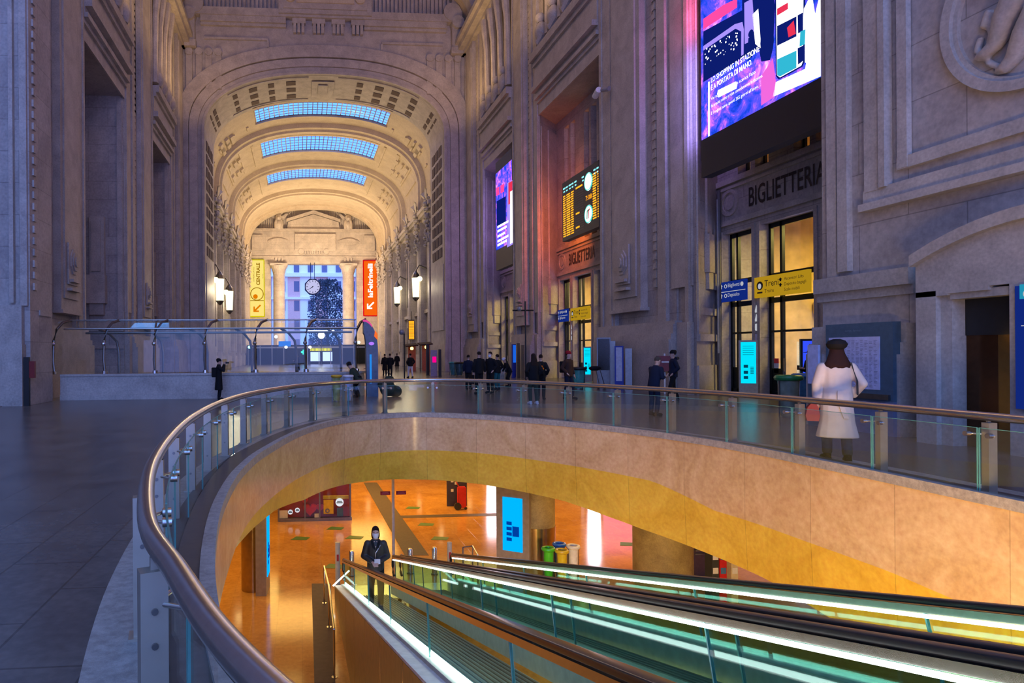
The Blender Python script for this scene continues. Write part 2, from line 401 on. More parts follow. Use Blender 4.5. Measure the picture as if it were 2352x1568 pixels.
# recess backs with the ticket-hall door openings
def holed(mb, fr, u0, u1, v0, v1, holes, dep):
    us = sorted({u0, u1, *[h[0] for h in holes], *[h[1] for h in holes]}); vs = sorted({v0, v1, *[h[2] for h in holes], *[h[3] for h in holes]})
    for a, b in zip(us, us[1:]):
        for c, d in zip(vs, vs[1:]):
            if any(h[0] <= a+1e-6 and b <= h[1]+1e-6 and h[2] <= c+1e-6 and d <= h[3]+1e-6 for h in holes): continue
            mb.quad(fr.p(a, c), fr.p(b, c), fr.p(b, d), fr.p(a, d))
    for h in holes:
        q = [(h[0], h[2]), (h[1], h[2]), (h[1], h[3]), (h[0], h[3])]
        for (a, c), (b, d) in zip(q, q[1:]+q[:1]): mb.quad(fr.p(a, c), fr.p(b, d), fr.p(b, d, -dep), fr.p(a, c, -dep))
bays = [(27.0, 14.9), (44.6, 33.75), (57.6, 47.95)]
doorsets = []
mb = MB()
for yf, yn in bays:
    fr = RW(yf, 0, XB)                                # u runs from the far jamb towards us
    d0 = .45; holes = [(d0, d0+1.85, 0, 6.75), (d0+2.3, d0+5.0, 0, 6.75), (d0+5.45, d0+7.3, 0, 6.75)]
    L = yf-yn; holes = [h for h in holes if h[1] < L-.1]
    holes += [(d0+1.0+k*1.02, d0+1.75+k*1.02, 9.05, 17.0) for k in (0, 1, 3, 4, 5, 7, 8) if d0+1.75+k*1.02 < L-.2]
    holed(mb, fr, 0, L, 0, ZL_, holes, .45); doorsets.append((fr, L, holes))
struct(mb, 'wall_recess', STONE)
# mouldings of the right wall
mb = MB()
for (a, b) in ((33.75, 42.8), (47.95, 55.9), (14.9, 25.6)):
    steps(mb, XR, -1, a-.1, b+.1, [(17.75, 18.5, .10), (18.5, 18.72, .22), (18.72, 18.95, .40), (18.95, 19.2, .28), (19.2, 19.5, .62), (19.5, 20.9, .34), (20.9, 21.2, .5), (21.2, 21.7, .72)])
steps(mb, XR, -1, 14.9, 62, [(30.3, 30.6, .5), (30.6, 31.1, 1.0), (31.1, 31.5, 1.3), (31.5, 32.2, .9)])
struct(mb, 'trim_7', STONE2)
def pier(name, X, dr, ya, yb, z1, rev=False):
    """vertical strips of a pier: plinth, pilasters, panel; dr = outward direction in x; ya is the near edge"""
    mb = MB(); w = yb-ya
    def st(t0, t1, z0, z1_, d):
        a, b = sorted((X, X+dr*d)); mb.box(a, b, ya+w*t0, ya+w*t1, z0, z1_)
    st(.12, 1.0, 0, 2.3, .62); st(.12, 1.0, 2.3, 2.55, .52); st(.12, 1, 2.55, 2.95, .42); st(.12, 1, 2.95, 3.1, .34)
    st(.02, .11, 0, 3.0, .30)
    st(.80, 1.0, 3.1, 30.3, .20); st(.83, .86, 3.1, 30.3, .27); st(.95, .98, 3.1, 30.3, .27)
    st(.46, .80, 3.85, 30.3, .34); st(.50, .76, 4.4, 29.8, .42)
    st(.44, .82, 3.7, 3.86, .46)
    st(.24, .32, 3.1, 30.3, .16); st(.02, .20, 4.5, 30.3, .10); st(.03, .06, 3.0, 30.3, .18)
    return struct(mb, name, STONE2)
for k, (a, b) in enumerate(piers_R): pier('trim_%d' % (8+k), XR, -1, a, b, ZT)
# chain ornaments (small carved drops) on the piers
def chain(mb, X, dr, y, z0, z1, w=.16):
    k = z0
    while k < z1:
        a, b = sorted((X, X+dr*.10)); mb.box(a, b, y-w, y+w, k, k+.26); a, b = sorted((X, X+dr*.05)); mb.box(a, b, y-w*.5, y+w*.5, k+.26, k+.42); k += .42
mb = MB()
for a, b in piers_R: chain(mb, XR-.02, -1, a+(b-a)*.36, 4.7, 30.0, .13)
struct(mb, 'trim_11', STONE2)
# carved cartouche: a scroll-framed shield low on each pier panel
def cartouche(mb, fr, s=1.0):
    fr.plate(mb, -.62*s, .62*s, -.95*s, .95*s, .02, .10)
    for r, d in ((.50, .16), (.36, .22), (.2, .27)): fr.shape(mb, [(r*s*math.cos(t)*(1.0), r*s*1.25*math.sin(t)+.12*s) for t in [2*PI*k/8+PI/8 for k in range(8)]], .06, d)
    fr.plate(mb, -.5*s, .5*s, -.84*s, -.70*s, .08, .26); fr.plate(mb, -.62*s, .62*s, -1.25*s, -1.12*s, .0, .24)
mb = MB()
cartouche(mb, RW(30.75, 6.0, XR-.42), 1.0); cartouche(mb, RW(45.9, 6.0, XR-.42), .7); cartouche(mb, RW(59.5, 6.0, XR-.42), .7)
struct(mb, 'trim_12', STONE2)
# jamb pilaster boxes in the bays (frontal, on the far jamb)
mb = MB()
for ya, yb in ((25.6, 27.0), (42.8, 44.6), (55.9, 57.6)):
    dx, dy = XB-XR, yb-ya
    def jb(t0, t1, z0, z1, d):
        a = Vector((XR+dx*t0, ya+dy*t0, 0)); b = Vector((XR+dx*t1, ya+dy*t1, 0)); nn = Vector((dy, -dx, 0)).normalized()
        mb.prism([a+Vector((0, 0, z0)), b+Vector((0, 0, z0)), b+nn*d+Vector((0, 0, z0)), a+nn*d+Vector((0, 0, z0))], (0, 0, z1-z0))
    jb(.45, .98, 6.7, 17, .10); jb(.42, 1.0, 5.1, 6.7, .20); jb(.47, .97, 4.4, 5.1, .14); jb(.1, 1, 3.3, 3.6, .10); jb(.0, 1, 2.2, 2.5, .16); jb(0, 1, 0, 1.2, .10)
    jb(.02, .10, 2.5, 17, .08)
struct(mb, 'trim_13', STONE2)
# gallery storey over the bays: slots as flat plates coloured like shade, between slender colonettes
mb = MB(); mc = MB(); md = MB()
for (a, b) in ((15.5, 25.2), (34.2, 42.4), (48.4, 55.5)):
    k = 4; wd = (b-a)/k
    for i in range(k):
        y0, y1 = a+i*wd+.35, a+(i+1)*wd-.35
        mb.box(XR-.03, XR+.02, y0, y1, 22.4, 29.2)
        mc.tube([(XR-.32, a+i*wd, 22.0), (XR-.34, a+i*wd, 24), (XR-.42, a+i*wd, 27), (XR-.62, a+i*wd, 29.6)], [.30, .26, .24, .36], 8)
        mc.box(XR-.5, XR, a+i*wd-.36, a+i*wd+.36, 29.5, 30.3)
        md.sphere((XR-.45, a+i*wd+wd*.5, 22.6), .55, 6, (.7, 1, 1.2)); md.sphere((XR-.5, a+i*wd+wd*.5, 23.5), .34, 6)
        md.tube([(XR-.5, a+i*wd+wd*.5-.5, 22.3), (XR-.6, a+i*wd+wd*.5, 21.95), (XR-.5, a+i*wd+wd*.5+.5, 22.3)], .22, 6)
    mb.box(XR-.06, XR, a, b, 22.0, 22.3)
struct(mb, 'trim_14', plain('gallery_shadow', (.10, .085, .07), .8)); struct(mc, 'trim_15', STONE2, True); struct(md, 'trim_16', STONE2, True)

# near block face: plinth, framed panel, lift portal
mb = MB(); X = 12.6
def nb(x0, x1, y0, y1, d, pl=X):
    """raised panel by its pixel corners on the near block"""
    a = onX(x0, y0, pl); b = onX(x1, y1, pl); mb.box(pl-d, pl+.01, min(a.y, b.y), max(a.y, b.y), min(a.z, b.z), max(a.z, b.z))
yA, yB = 14.85, -13
steps(mb, X, -1, 12.46, 14.95, [(0, 1.7, .36), (1.7, 1.95, .28), (1.95, 2.35, .2), (2.95, 3.15, .06), (3.15, 3.5, .16)])
mb.box(X-.10, X, 14.35, 14.6, 3.5, ZT)
mb.box(X-.14, X+.02, 13.98, 14.25, 3.6, ZT)
steps(mb, X, -1, -13, 13.55, [(4.84, 5.0, .26), (5.0, 5.30, .14)])
mb.box(X-.155, X-.02, 13.1, 13.5, 5.26, ZT); mb.box(X-.21, X-.02, 12.94, 13.09, 5.27, ZT); mb.box(X-.132, X-.02, 12.5, 12.72, 5.57, ZT); steps(mb, X, -1, -13, 12.75, [(5.55, 5.8, .12)])
struct(mb, 'trim_17', STONE2)
# portal of the lift
mb = MB(); XPt = 11.95
yp = lambda x: onX(x, 800, XPt).y
y0p, y1p, y2p, y3p = yp(2104), yp(2150), yp(2176), yp(2319)
mb.box(XPt, X, y1p, y0p, 0, 2.9); mb.box(XPt+.10, X, y2p, y1p, 0, 2.85)
mb.box(XPt, X, y3p-1.0, y3p, 0, 2.9); mb.box(XPt+.02, X, 6.2, 7.4, 0, 2.9)
fr = RW(y0p, 0, XPt); ZP = 2.77
arch = [(u, 3.42+.55*(1-((u-2.3)/2.3)**2)) for u in [4.6*k/20 for k in range(21)]]
fr.shape(mb, [(4.6, ZP), (3.4, ZP), (3.4, ZP+.06), (2.2, ZP+.06), (2.2, ZP+.13), (1.35, ZP+.13), (1.35, ZP+.06), (.62, ZP+.06), (.62, ZP+.03), (0, ZP+.03)]+arch, -.6, 0)
fr.shape(mb, [(u, z-.02) for u, z in arch]+[(u, z+.2) for u, z in reversed(arch)], -.6, .14)
mb.box(XPt+.06, X, 6.4, y2p, ZP-.05, ZP+.1); struct(mb, 'trim_18', STONE2)

# ---- left wall
piers_L = [(24.6, 33.95), (41.9, 49.3), (56.3, 64.0)]
mb = MB()
for a, b in piers_L: mb.box(-16, XL, a, b, 0, ZT)
mb.box(-16, XL, 24.6, 64, 18.0, ZT); mb.box(-16, -13.6, 24.6, 64, 0, 20)
mb.box(-16.5, -9.75, 24.5, 26.6, 0, ZT)                  # first projecting pier, its blue-lit face towards us
mb.box(-16.5, -10.6, -14, 24.5, 0, .02); mb.box(-17, -16, -14, 24.5, 0, ZT)
struct(mb, 'wall_left', STONE)
mb = MB(); Yf = 24.5                                    # the frontal face of the first pier
mb.box(-16, -9.9, Yf-.35, Yf, 0, 2.2); mb.box(-16, -9.95, Yf-.25, Yf, 2.2, 3.6)
mb.box(-10.05, -9.8, Yf-.12, Yf, 3.6, ZT); mb.box(-10.4, -10.25, Yf-.18, Yf, 3.7, ZT)
for k in range(60): z = 4.2+.42*k; mb.box(-9.76, -9.68, 24.75, 24.98, z, z+.25)
mb.box(-9.78, -9.7, 25.3, 26.4, 3.3, 3.5)
struct(mb, 'trim_20', STONE2)
mb = MB()
for (a, b) in ((33.95, 41.9), (49.3, 56.3)):
    steps(mb, XL, 1, a-.1, b+.1, [(17.9, 18.6, .10), (18.6, 18.85, .25), (18.85, 19.1, .45), (19.1, 19.4, .3), (19.4, 19.8, .65), (19.8, 20.9, .34), (20.9, 21.2, .5), (21.2, 21.7, .72)])
steps(mb, XL, 1, 26.6, 64, [(30.3, 30.6, .5), (30.6, 31.1, 1.0), (31.1, 31.5, 1.3), (31.5, 32.2, .9)])
struct(mb, 'trim_21', STONE2)
for k, (a, b) in enumerate([(27.0, 33.95), (41.9, 49.3), (56.3, 62.0)]): pier('trim_%d' % (22+k), XL, 1, a, b, ZT)
mb = MB(); fl = lambda Y, Z, s: cartouche(mb, LW(Y, Z, XL+.42), s)
fl(31.3, 6.0, 1.0); fl(46.5, 6.0, .8)
for a, b in piers_L[1:]: chain(mb, XL+.02, 1, a+(b-a)*.36, 4.7, 30.0, .13)
struct(mb, 'trim_25', STONE2)
# stepped niche tablets on the far jambs of the left bays
mb = MB()
for y in (41.9, 56.3):
    mb.box(-13.0, -12.1, y-.3, y, 6.75, 10.4); mb.box(-12.85, -12.3, y-.42, y, 7.0, 10.1); mb.box(-13.2, -12.0, y-.55, y, 5.0, 6.75); mb.box(-13.0, -12.15, y-.35, y, 4.3, 5.0)
    mb.box(-13.6, -13.3, y-.12, y, 0, 18); mb.box(-11.35, -11.05, y-.10, y, 3.6, 18); mb.box(-13.6, -11, y-.2, y, 3.3, 3.6); mb.box(-13.6, -11, y-.12, y, 2.2, 2.4)
struct(mb, 'trim_26', STONE2)
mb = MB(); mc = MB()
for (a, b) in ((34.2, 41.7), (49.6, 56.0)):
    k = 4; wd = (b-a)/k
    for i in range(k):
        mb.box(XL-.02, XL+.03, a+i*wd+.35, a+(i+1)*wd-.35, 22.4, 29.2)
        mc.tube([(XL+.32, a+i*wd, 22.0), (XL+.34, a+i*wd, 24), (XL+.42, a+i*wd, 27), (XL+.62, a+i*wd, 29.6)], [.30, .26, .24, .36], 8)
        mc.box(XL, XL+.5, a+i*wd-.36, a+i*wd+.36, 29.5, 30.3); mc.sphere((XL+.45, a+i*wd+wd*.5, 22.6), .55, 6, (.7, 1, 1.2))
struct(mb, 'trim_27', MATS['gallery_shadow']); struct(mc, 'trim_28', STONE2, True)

# ---- arched wall between the hall and the barrel-vaulted gallery
def aprof(hw, zc0, zs, n=56, xc=XC, e=2.3, z0=0):
    P = [(xc-hw, z0)]
    for k in range(n+1):
        t = -1+2*k/n; u = math.sin(t*PI/2); P.append((xc+hw*u, zs+(zc0-zs)*max(0, 1-abs(u)**e)**(1/e)))
    return P+[(xc+hw, z0)]
HW, ZC, ZS = 11.35, 28.2, 22.6
def aband(mb, p0, p1, ya, yb):
    """solid band between two arch outlines, from ya to yb"""
    mb.loft([[Vector((x0, ya, z0)), Vector((x1, ya, z1)), Vector((x1, yb, z1)), Vector((x0, yb, z0))] for (x0, z0), (x1, z1) in zip(p0, p1)], True, True)
mb = MB(); p = aprof(HW, ZC, ZS); L_ = []
for x, z in p: L_.append((min(max((x-XC)*3, XL-.5-XC), XR+.3-XC)+XC, 38 if abs((x-XC)*3) <= 60 and z > 1 else 0))
top = [(XL-.5+(XR+.8-XL)*k/(len(p)-1), 38) for k in range(len(p))]
top[0] = (XL-.5, 0); top[-1] = (XR+.3, 0)
aband(mb, p, top, YE, YE+6.5); struct(mb, 'wall_end', STONE2)
mb = MB()
aband(mb, aprof(HW+1.45, ZC+1.6, ZS+.3), aprof(HW+2.6, ZC+2.7, ZS+.6), YE-.35, YE+.1)
aband(mb, aprof(HW+.62, ZC+.75, ZS+.1), aprof(HW+1.4, ZC+1.5, ZS+.3), YE-.22, YE+.1)
aband(mb, aprof(HW, ZC, ZS), aprof(HW+.22, ZC+.25, ZS), YE-.3, YE+.1)
struct(mb, 'trim_29', STONE2, True)
# coffers of the soffit: flat plates, the shade of sunk panels put into their dark colour
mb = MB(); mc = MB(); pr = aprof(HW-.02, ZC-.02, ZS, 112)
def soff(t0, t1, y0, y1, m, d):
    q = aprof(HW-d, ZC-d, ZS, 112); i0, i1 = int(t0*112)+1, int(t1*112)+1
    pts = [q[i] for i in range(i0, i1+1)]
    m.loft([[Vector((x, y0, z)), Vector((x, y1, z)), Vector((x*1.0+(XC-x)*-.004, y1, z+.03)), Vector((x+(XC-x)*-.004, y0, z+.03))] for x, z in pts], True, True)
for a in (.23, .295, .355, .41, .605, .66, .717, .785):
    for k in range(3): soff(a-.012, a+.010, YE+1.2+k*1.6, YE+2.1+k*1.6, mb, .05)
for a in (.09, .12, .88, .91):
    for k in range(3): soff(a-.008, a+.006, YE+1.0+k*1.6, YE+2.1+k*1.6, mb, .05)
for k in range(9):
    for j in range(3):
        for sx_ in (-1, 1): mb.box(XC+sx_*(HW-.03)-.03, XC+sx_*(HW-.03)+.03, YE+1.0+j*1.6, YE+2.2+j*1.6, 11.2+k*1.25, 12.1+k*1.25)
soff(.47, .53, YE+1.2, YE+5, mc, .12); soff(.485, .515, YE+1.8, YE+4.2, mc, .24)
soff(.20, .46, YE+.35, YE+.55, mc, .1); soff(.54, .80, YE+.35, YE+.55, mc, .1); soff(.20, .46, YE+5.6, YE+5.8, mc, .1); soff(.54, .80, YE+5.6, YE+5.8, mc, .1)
for sx_ in (-1, 1):
    mc.box(XC+sx_*HW-.12, XC+sx_*HW+.12, YE-.5, YE+6.6, 0, 2.6); mc.box(XC+sx_*HW-.08, XC+sx_*HW+.08, YE+.4, YE+6.0, 4, 10.4)
    mb.lathe((0, 0, 0), [(0, 0), (0, 0)]) if False else None
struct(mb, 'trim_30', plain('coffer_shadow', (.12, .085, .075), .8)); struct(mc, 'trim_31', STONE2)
# wall over the arch: panels, dentil groups, entablature, plaque, fluted lunette
mb = MB(); fr = FR(XC, 0, YE)
for s in (-1, 1):
    a, b = sorted((s*3.7, s*11.6)); fr.plate(mb, a, b, 32.5, 32.75, 0, .35); fr.plate(mb, a, b, 32.75, 33.3, 0, .6)
    a, b = sorted((s*5.4, s*11.3)); fr.plate(mb, a, b, 31.25, 31.45, 0, .22); fr.plate(mb, s*5.4-.1, s*5.4+.1, 30.6, 31.25, 0, .2)
    for k in range(4): fr.plate(mb, s*(10.0+k*.9)-.28, s*(10.0+k*.9)+.28, 26.6, 30.0-.2*(k < 1), .0, .25); fr.disc(mb, s*(10.0+k*.9), 30.0, .36, 0, .36, 10)
    fr.plate(mb, s*12.9-.9, s*12.9+.9, 30.3, 30.9, 0, .8)
    fr.plate(mb, s*12.6-.5, s*12.6+.5, 30.9, 37, 0, .7); fr.disc(mb, s*12.1, 34.2, .85, 0, .9, 16); fr.disc(mb, s*12.6, 33.2, .6, 0, 1.1, 12)
fr.plate(mb, -12.4, 12.4, 33.3, 34.0, 0, .75)
for k in range(4):
    for j in range(3): fr.plate(mb, -3.0+k*1.85+j*.38, -3.0+k*1.85+j*.38+.27, 32.0, 32.9, 0, .45)
    fr.plate(mb, -3.1+k*1.85, -1.85+k*1.85, 32.85, 33.3, 0, .5)
struct(mb, 'trim_32', STONE2)
mb = MB(); fr.plate(mb, -4.35, 4.35, 33.5, 38, 0, 1.0); fr.plate(mb, -3.9, 3.9, 33.9, 38, 0, 1.15)
struct(mb, 'trim_33', STONE2)
mb = MB(); fr.plate(mb, -2.7, 2.7, 34.4, 38, 0, 1.3)
for s in (-1, 1):
    fr.disc(mb, s*3.25, 34.9, .5, 0, 1.4, 14); fr.disc(mb, s*3.15, 35.9, .35, 0, 1.45, 12); fr.disc(mb, s*3.4, 36.8, .5, 0, 1.4, 12)
struct(mb, 'trim_34', VAULT)
mb = MB()
for k in range(64):
    u = -12.2+24.4*k/63
    if abs(u) > 4.4: fr.plate(mb, u-.11, u+.11, 34.0, 39, .0, .3)
struct(mb, 'trim_35', STONE2)
# great hall ceiling: barrel vault with ribs
mb = MB(); q = [(XC+13.8*math.cos(PI-PI*k/28), 32.0+7.5*math.sin(PI*k/28)) for k in range(29)]
mb.loft([[Vector((x, -13, z)) for x, z in q], [Vector((x, YE, z)) for x, z in q]], False, False)
struct(mb, 'ceiling', VAULT, True)
mb = MB()
for yy in (14, 26, 34, 42, 50, 58):
    mb.loft([[Vector((x, yy, z)), Vector((x, yy+1.2, z)), Vector((XC+(x-XC)*.97, yy+1.2, z-.4)), Vector((XC+(x-XC)*.97, yy, z-.4))] for x, z in q], True, True)
struct(mb, 'trim_36', STONE2, True)
# ================================================================== BARREL-VAULTED GALLERY BEHIND THE ARCH
TW, TZ, TS = 12.2, 28.4, 21.0
Y0, Y1 = YE+6.5, 120.0
sky = [(68.6, 72.8), (79.4, 85.4), (93.0, 98.8)]
ys = sorted({Y0, Y1, *[v for s in sky for v in s]})
tp = aprof(TW, TZ, TS, 80, z0=17.6)
mb = MB()
for a, b in zip(ys, ys[1:]):
    hole = any(abs(a-s[0]) < 1e-6 for s in sky)
    for (x0, z0), (x1, z1) in zip(tp, tp[1:]):
        if hole and abs((x0+x1)/2-XC) < 7.3: continue
        mb.quad((x0, a, z0), (x1, a, z1), (x1, b, z1), (x0, b, z0))
struct(mb, 'ceiling_vault', VAULT, True)
zv = lambda x: TS+(TZ-TS)*max(0, 1-abs((x-XC)/TW)**2.3)**(1/2.3)
SKYG = glass('skylight_glass', (.60, .82, 1.0), .02)
for k, (a, b) in enumerate(sky):
    mb = MB(); mg = MB(); xs = [XC-7.3+14.6*i/28 for i in range(29)]
    for x in xs: mb.prism([(x-.05, a, zv(x)), (x+.05, a, zv(x)), (x+.05, a, zv(x)+.04), (x-.05, a, zv(x)+.04)], (0, b-a, 0))
    for j in range(7):
        y = a+(b-a)*j/6; mb.loft([[Vector((x, y-.05, zv(x)+.02)), Vector((x, y+.05, zv(x)+.02)), Vector((x, y+.05, zv(x)+.05)), Vector((x, y-.05, zv(x)+.05))] for x in xs], True, True)
    mg.loft([[Vector((x, a, zv(x)+.1)), Vector((x, b, zv(x)+.1)), Vector((x, b, zv(x)+.13)), Vector((x, a, zv(x)+.13))] for x in xs], True, True)
    fo = struct(mb, 'window_%d' % (k+1), STEELD); g = mg.build('skylight_pane', SKYG, fo)
    m2 = MB()                                             # moulded surround
    for y0, y1 in ((a-.5, a), (b, b+.5)): m2.loft([[Vector((x, y0, zv(x)-.2)), Vector((x, y1, zv(x)-.2)), Vector((x, y1, zv(x)+.1)), Vector((x, y0, zv(x)+.1))] for x in xs], True, True)
    struct(m2, 'trim_%d' % (40+k), VAULT)
mb = MB()
for y in (75.4, 90.0, 105.5):
    aband(mb, aprof(TW-.55, TZ-.55, TS, 60, z0=17), aprof(TW+.1, TZ+.1, TS, 60, z0=17), y, y+2.2)
    aband(mb, aprof(TW-.8, TZ-.8, TS, 60, z0=17), aprof(TW+.1, TZ+.1, TS, 60, z0=17), y+.7, y+1.5)
struct(mb, 'trim_44', VAULT, True)
mb = MB()                                                 # fan ornaments and panels on the haunches
q = aprof(TW-.06, TZ-.06, TS, 120)
def vpan(m, t0, t1, y0, y1, d=.12):
    a = aprof(TW-d, TZ-d, TS, 120); b = aprof(TW+.05, TZ+.05, TS, 120); i0, i1 = int(120*t0)+1, int(120*t1)+1
    m.loft([[Vector((a[i][0], y0, a[i][1])), Vector((a[i][0], y1, a[i][1])), Vector((b[i][0], y1, b[i][1])), Vector((b[i][0], y0, b[i][1]))] for i in range(i0, i1+1)], True, True)
for (a, b) in ((72, 74.8), (78.4, 88.6), (92.6, 104)):
    for s in (0, 1):
        T = (lambda t: t) if s == 0 else (lambda t: 1-t)
        for u, w_ in ((.06, .008), (.12, .012), (.20, .012), (.262, .01)):
            t0, t1 = sorted((T(u), T(u+w_))); vpan(mb, t0, t1, a+.8, b-.8, .16)
        for k in range(2):
            c = a+(b-a)*(.3+.4*k)
            for j in range(3): t0, t1 = sorted((T(.13+.03*j), T(.145+.03*j))); vpan(mb, t0, t1, c-1.2+.3*j, c+1.2-.3*j, .28)
struct(mb, 'trim_45', VAULT)
# side walls with pilasters, cornice and upper windows
TST = stone('gallery_stone', (.60, .53, .45), (.42, .37, .32), bw=2.2, bh=1.1)
mbw = MB(); mbt = MB(); mbd = MB(); mbo = MB()
for s in (-1, 1):
    x = XC+s*TW
    a, b = sorted((x, x+s*1.2)); mbw.box(a, b, Y0, Y1+4, 0, 18.2)
    for z0, z1, d in ((16.9, 17.3, .5), (17.3, 17.7, .9), (17.7, 18.1, 1.1), (0, 1.6, .35), (6.4, 6.8, .3)):
        a, b = sorted((x, x-s*d)); mbt.box(a, b, Y0, Y1, z0, z1)
    for k, y in enumerate((70, 76.4, 83, 91, 98.5, 106.5, 114)):
        a, b = sorted((x, x-s*.7)); mbt.box(a, b, y-.9, y+.9, 0, 17); a, b = sorted((x, x-s*.85)); mbt.box(a, b, y-.5, y+.5, 2, 16)
        for j in range(9): mbo.sphere((x-s*(.75+.06*j), y+.5*math.sin(j*2.2), 14.2+j*.45), .30+.12*math.sin(j*1.7), 4, (.8, 1, .8))   # winged heads of the cornice
        for j in range(34):
            a_ = j*2.4; mbo.sphere((x-s*(.75+.35*abs(math.sin(j*.9))), y+1.15*math.sin(a_)*(1-j/60), 13.4+j*.165), .16+.10*abs(math.sin(j*1.3)), 4, (.8, 1.2, .8))
        for t_ in (-1, 1): mbo.loft([[Vector((x-s*(1.0+.3*u), y+t_*(.2+1.3*u), 18.2+.9*u)), Vector((x-s*(1.0+.3*u), y+t_*(.2+1.3*u), 19.3+.7*u-.9*u*u)), Vector((x-s*(1.25+.3*u), y+t_*(.2+1.3*u), 18.7+.8*u))] for u in (0, .35, .7, 1)], True, True)
        if k: 
            ym = y-3.3; a, b = sorted((x-s*.02, x-s*.06)); mbd.box(a, b, ym-1.2, ym+1.2, 8, 14.5); mbd.box(a, b, ym-1.3, ym+1.3, 0, 5.2)
struct(mbw, 'wall_gallery', TST); struct(mbt, 'trim_46', TST); struct(mbd, 'trim_47', DARKW); struct(mbo, 'trim_48', TST, True)
# end wall with the tall street opening
mb = MB(); fr = FR(XC, 0, 120.0)
holed(mb, fr, -13.6, 13.6, 0, 31, [(-7.85, 7.85, 0, 18.2)], 1.6)
struct(mb, 'wall_far', TST)
mb = MB()
aband(mb, aprof(TW-.35, TZ-.3, TS, 60), aprof(TW+.2, TZ+.2, TS, 60), 116.4, 117.2)
aband(mb, aprof(TW-.7, TZ-.55, TS, 60), aprof(TW+.2, TZ+.2, TS, 60), 117.2, 118.6)
struct(mb, 'trim_49', VAULT, True)
mb = MB()
fr.plate(mb, -11.6, 11.6, 20.2, 24.0, 0, .5); fr.plate(mb, -3.4, 4.0, 20.5, 23.6, 0, .9); fr.plate(mb, -11.2, -9.2, 20.6, 23.4, 0, .8); fr.plate(mb, 9.2, 11.2, 20.6, 23.4, 0, .8)
fr.plate(mb, -11.8, 11.8, 24.0, 24.5, 0, 1.1); fr.plate(mb, -11.4, 11.4, 18.3, 20.2, 0, .3); fr.plate(mb, -11.6, 11.6, 19.3, 19.6, 0, .5)
for s in (-1, 1):
    for k in range(3): fr.plate(mb, s*6.3-.75+k*.6, s*6.3-.45+k*.6, 18.6, 19.4, 0, .6)
    for r, d in ((1.9, .7), (1.5, .8)): fr.disc(mb, s*6.4, 22.2, r, 0, d, 24, .62)
    fr.disc(mb, s*2.3, 20.4, .5, 0, 1.0, 14)
for k in range(8): fr.plate(mb, -1.6+k*.42, -1.36+k*.42, 19.95, 20.5, 0, .8)
fr.shape(mb, [(-4.8, 24.5), (4.8, 24.5), (4.6, 25.8), (0, 27.2), (-4.6, 25.8)], 0, .7); fr.shape(mb, [(-4.9, 25.8), (0, 27.3), (4.9, 25.8), (4.9, 26.3), (0, 27.9), (-4.9, 26.3)], 0, 1.0)
for k in range(56):
    u = -11+22*k/55; fr.plate(mb, u-.09, u+.09, 24.5, 30.5, -.02, .22)
struct(mb, 'trim_50', TST)
mb = MB()
for s in (-1, 1):                                           # winged beasts beside the pediment
    c = fr.p(s*6.3, 24.5, .9)
    mb.sphere(c+Vector((0, 0, .75)), .95, 8, (.9, .7, 1)); mb.sphere(c+Vector((0, -.5, 2.0)), .6, 8); mb.sphere(c+Vector((0, -1.0, 1.75)), .34, 6)
    for t in (-1, 1):
        mb.tube([c+Vector((t*.5, -.3, .0)), c+Vector((t*.55, -.4, .8)), c+Vector((t*.4, -.2, 1.5))], [.3, .27, .3], 8)
        mb.loft([[c+Vector((t*(.5+1.5*u), .1, 1.4+1.1*u+.5*u*u)), c+Vector((t*(.5+1.5*u), .1, 2.2+1.1*u+.5*u*u-1.2*u*u*u)), c+Vector((t*(.5+1.5*u), .35, 1.8+1.1*u+.3*u*u))] for u in (0, .3, .6, .9, 1)], True, True)
        mb.tube([c+Vector((t*.3, -.5, 2.45)), c+Vector((t*.7, -.5, 2.75)), c+Vector((t*.85, -.5, 3.2))], [.13, .1, .03], 6)
struct(mb, 'trim_51', TST, True)
for k, u in enumerate((-6.35, 6.3)):                        # the two great columns standing in the opening
    t = thing('stone_column', 'fluted stone column on the %s side of the bright street opening' % ('left', 'right')[k], 'column', fr.p(u, 0, .2), 'columns of the street opening')
    m = MB(); c = fr.p(u, 0, .2); m.lathe(c, [(1.25, 0), (1.25, .6), (1.1, .9), (1.05, 16.2)], 20); m.build('shaft', TST, t, smooth=True)
    m = MB(); m.lathe(c, [(1.05, 16.2), (1.12, 16.5), (1.3, 17.2), (1.65, 17.8)], 20); m.box(c.x-1.6, c.x+1.6, c.y-1.3, c.y+1.3, 17.8, 18.2); m.build('capital', TST, t)

# ================================================================== OUTSIDE, seen through the far opening
mb = MB(); mb.box(-80, 90, 124, 330, -.3, -.02); struct(mb, 'floor_street', plain('asphalt', (.08, .08, .09), .7))
PINK = plain('facade_pink', (.72, .44, .42), .8); PALE = plain('facade_pale', (.85, .85, .88), .8); FW_ = plain('facade_window', (.10, .12, .22), .3)
b = thing('city_building', 'pale and pink apartment facade seen through the far street opening', 'building', (4, 190, 0)); fb = FR(0, 0, 190)
m = MB(); m.box(-45, 55, 190, 200, 0, 34); m.build('facade', PALE, b)
m = MB()
for k in range(12): fb.plate(m, -44+k*8.1, -40.5+k*8.1, 3, 24, 0, .15)
m.build('pink_panel', PINK, b)
m = MB(); fb.plate(m, -45, 55, 24, 25, 0, 1.2); fb.plate(m, -45, 55, 17.5, 18.2, 0, .6); m.build('cornice', PALE, b)
wset = [(c, r) for r in range(5) for c in range(9)]
for c, r in wset:
    m = MB(); u = -13.1+c*4.05; v = 3+r*5.6; fb.plate(m, u-.75, u+.75, v, v+3.0, 0.1, .25); wf = m.build('window', FW_, b)
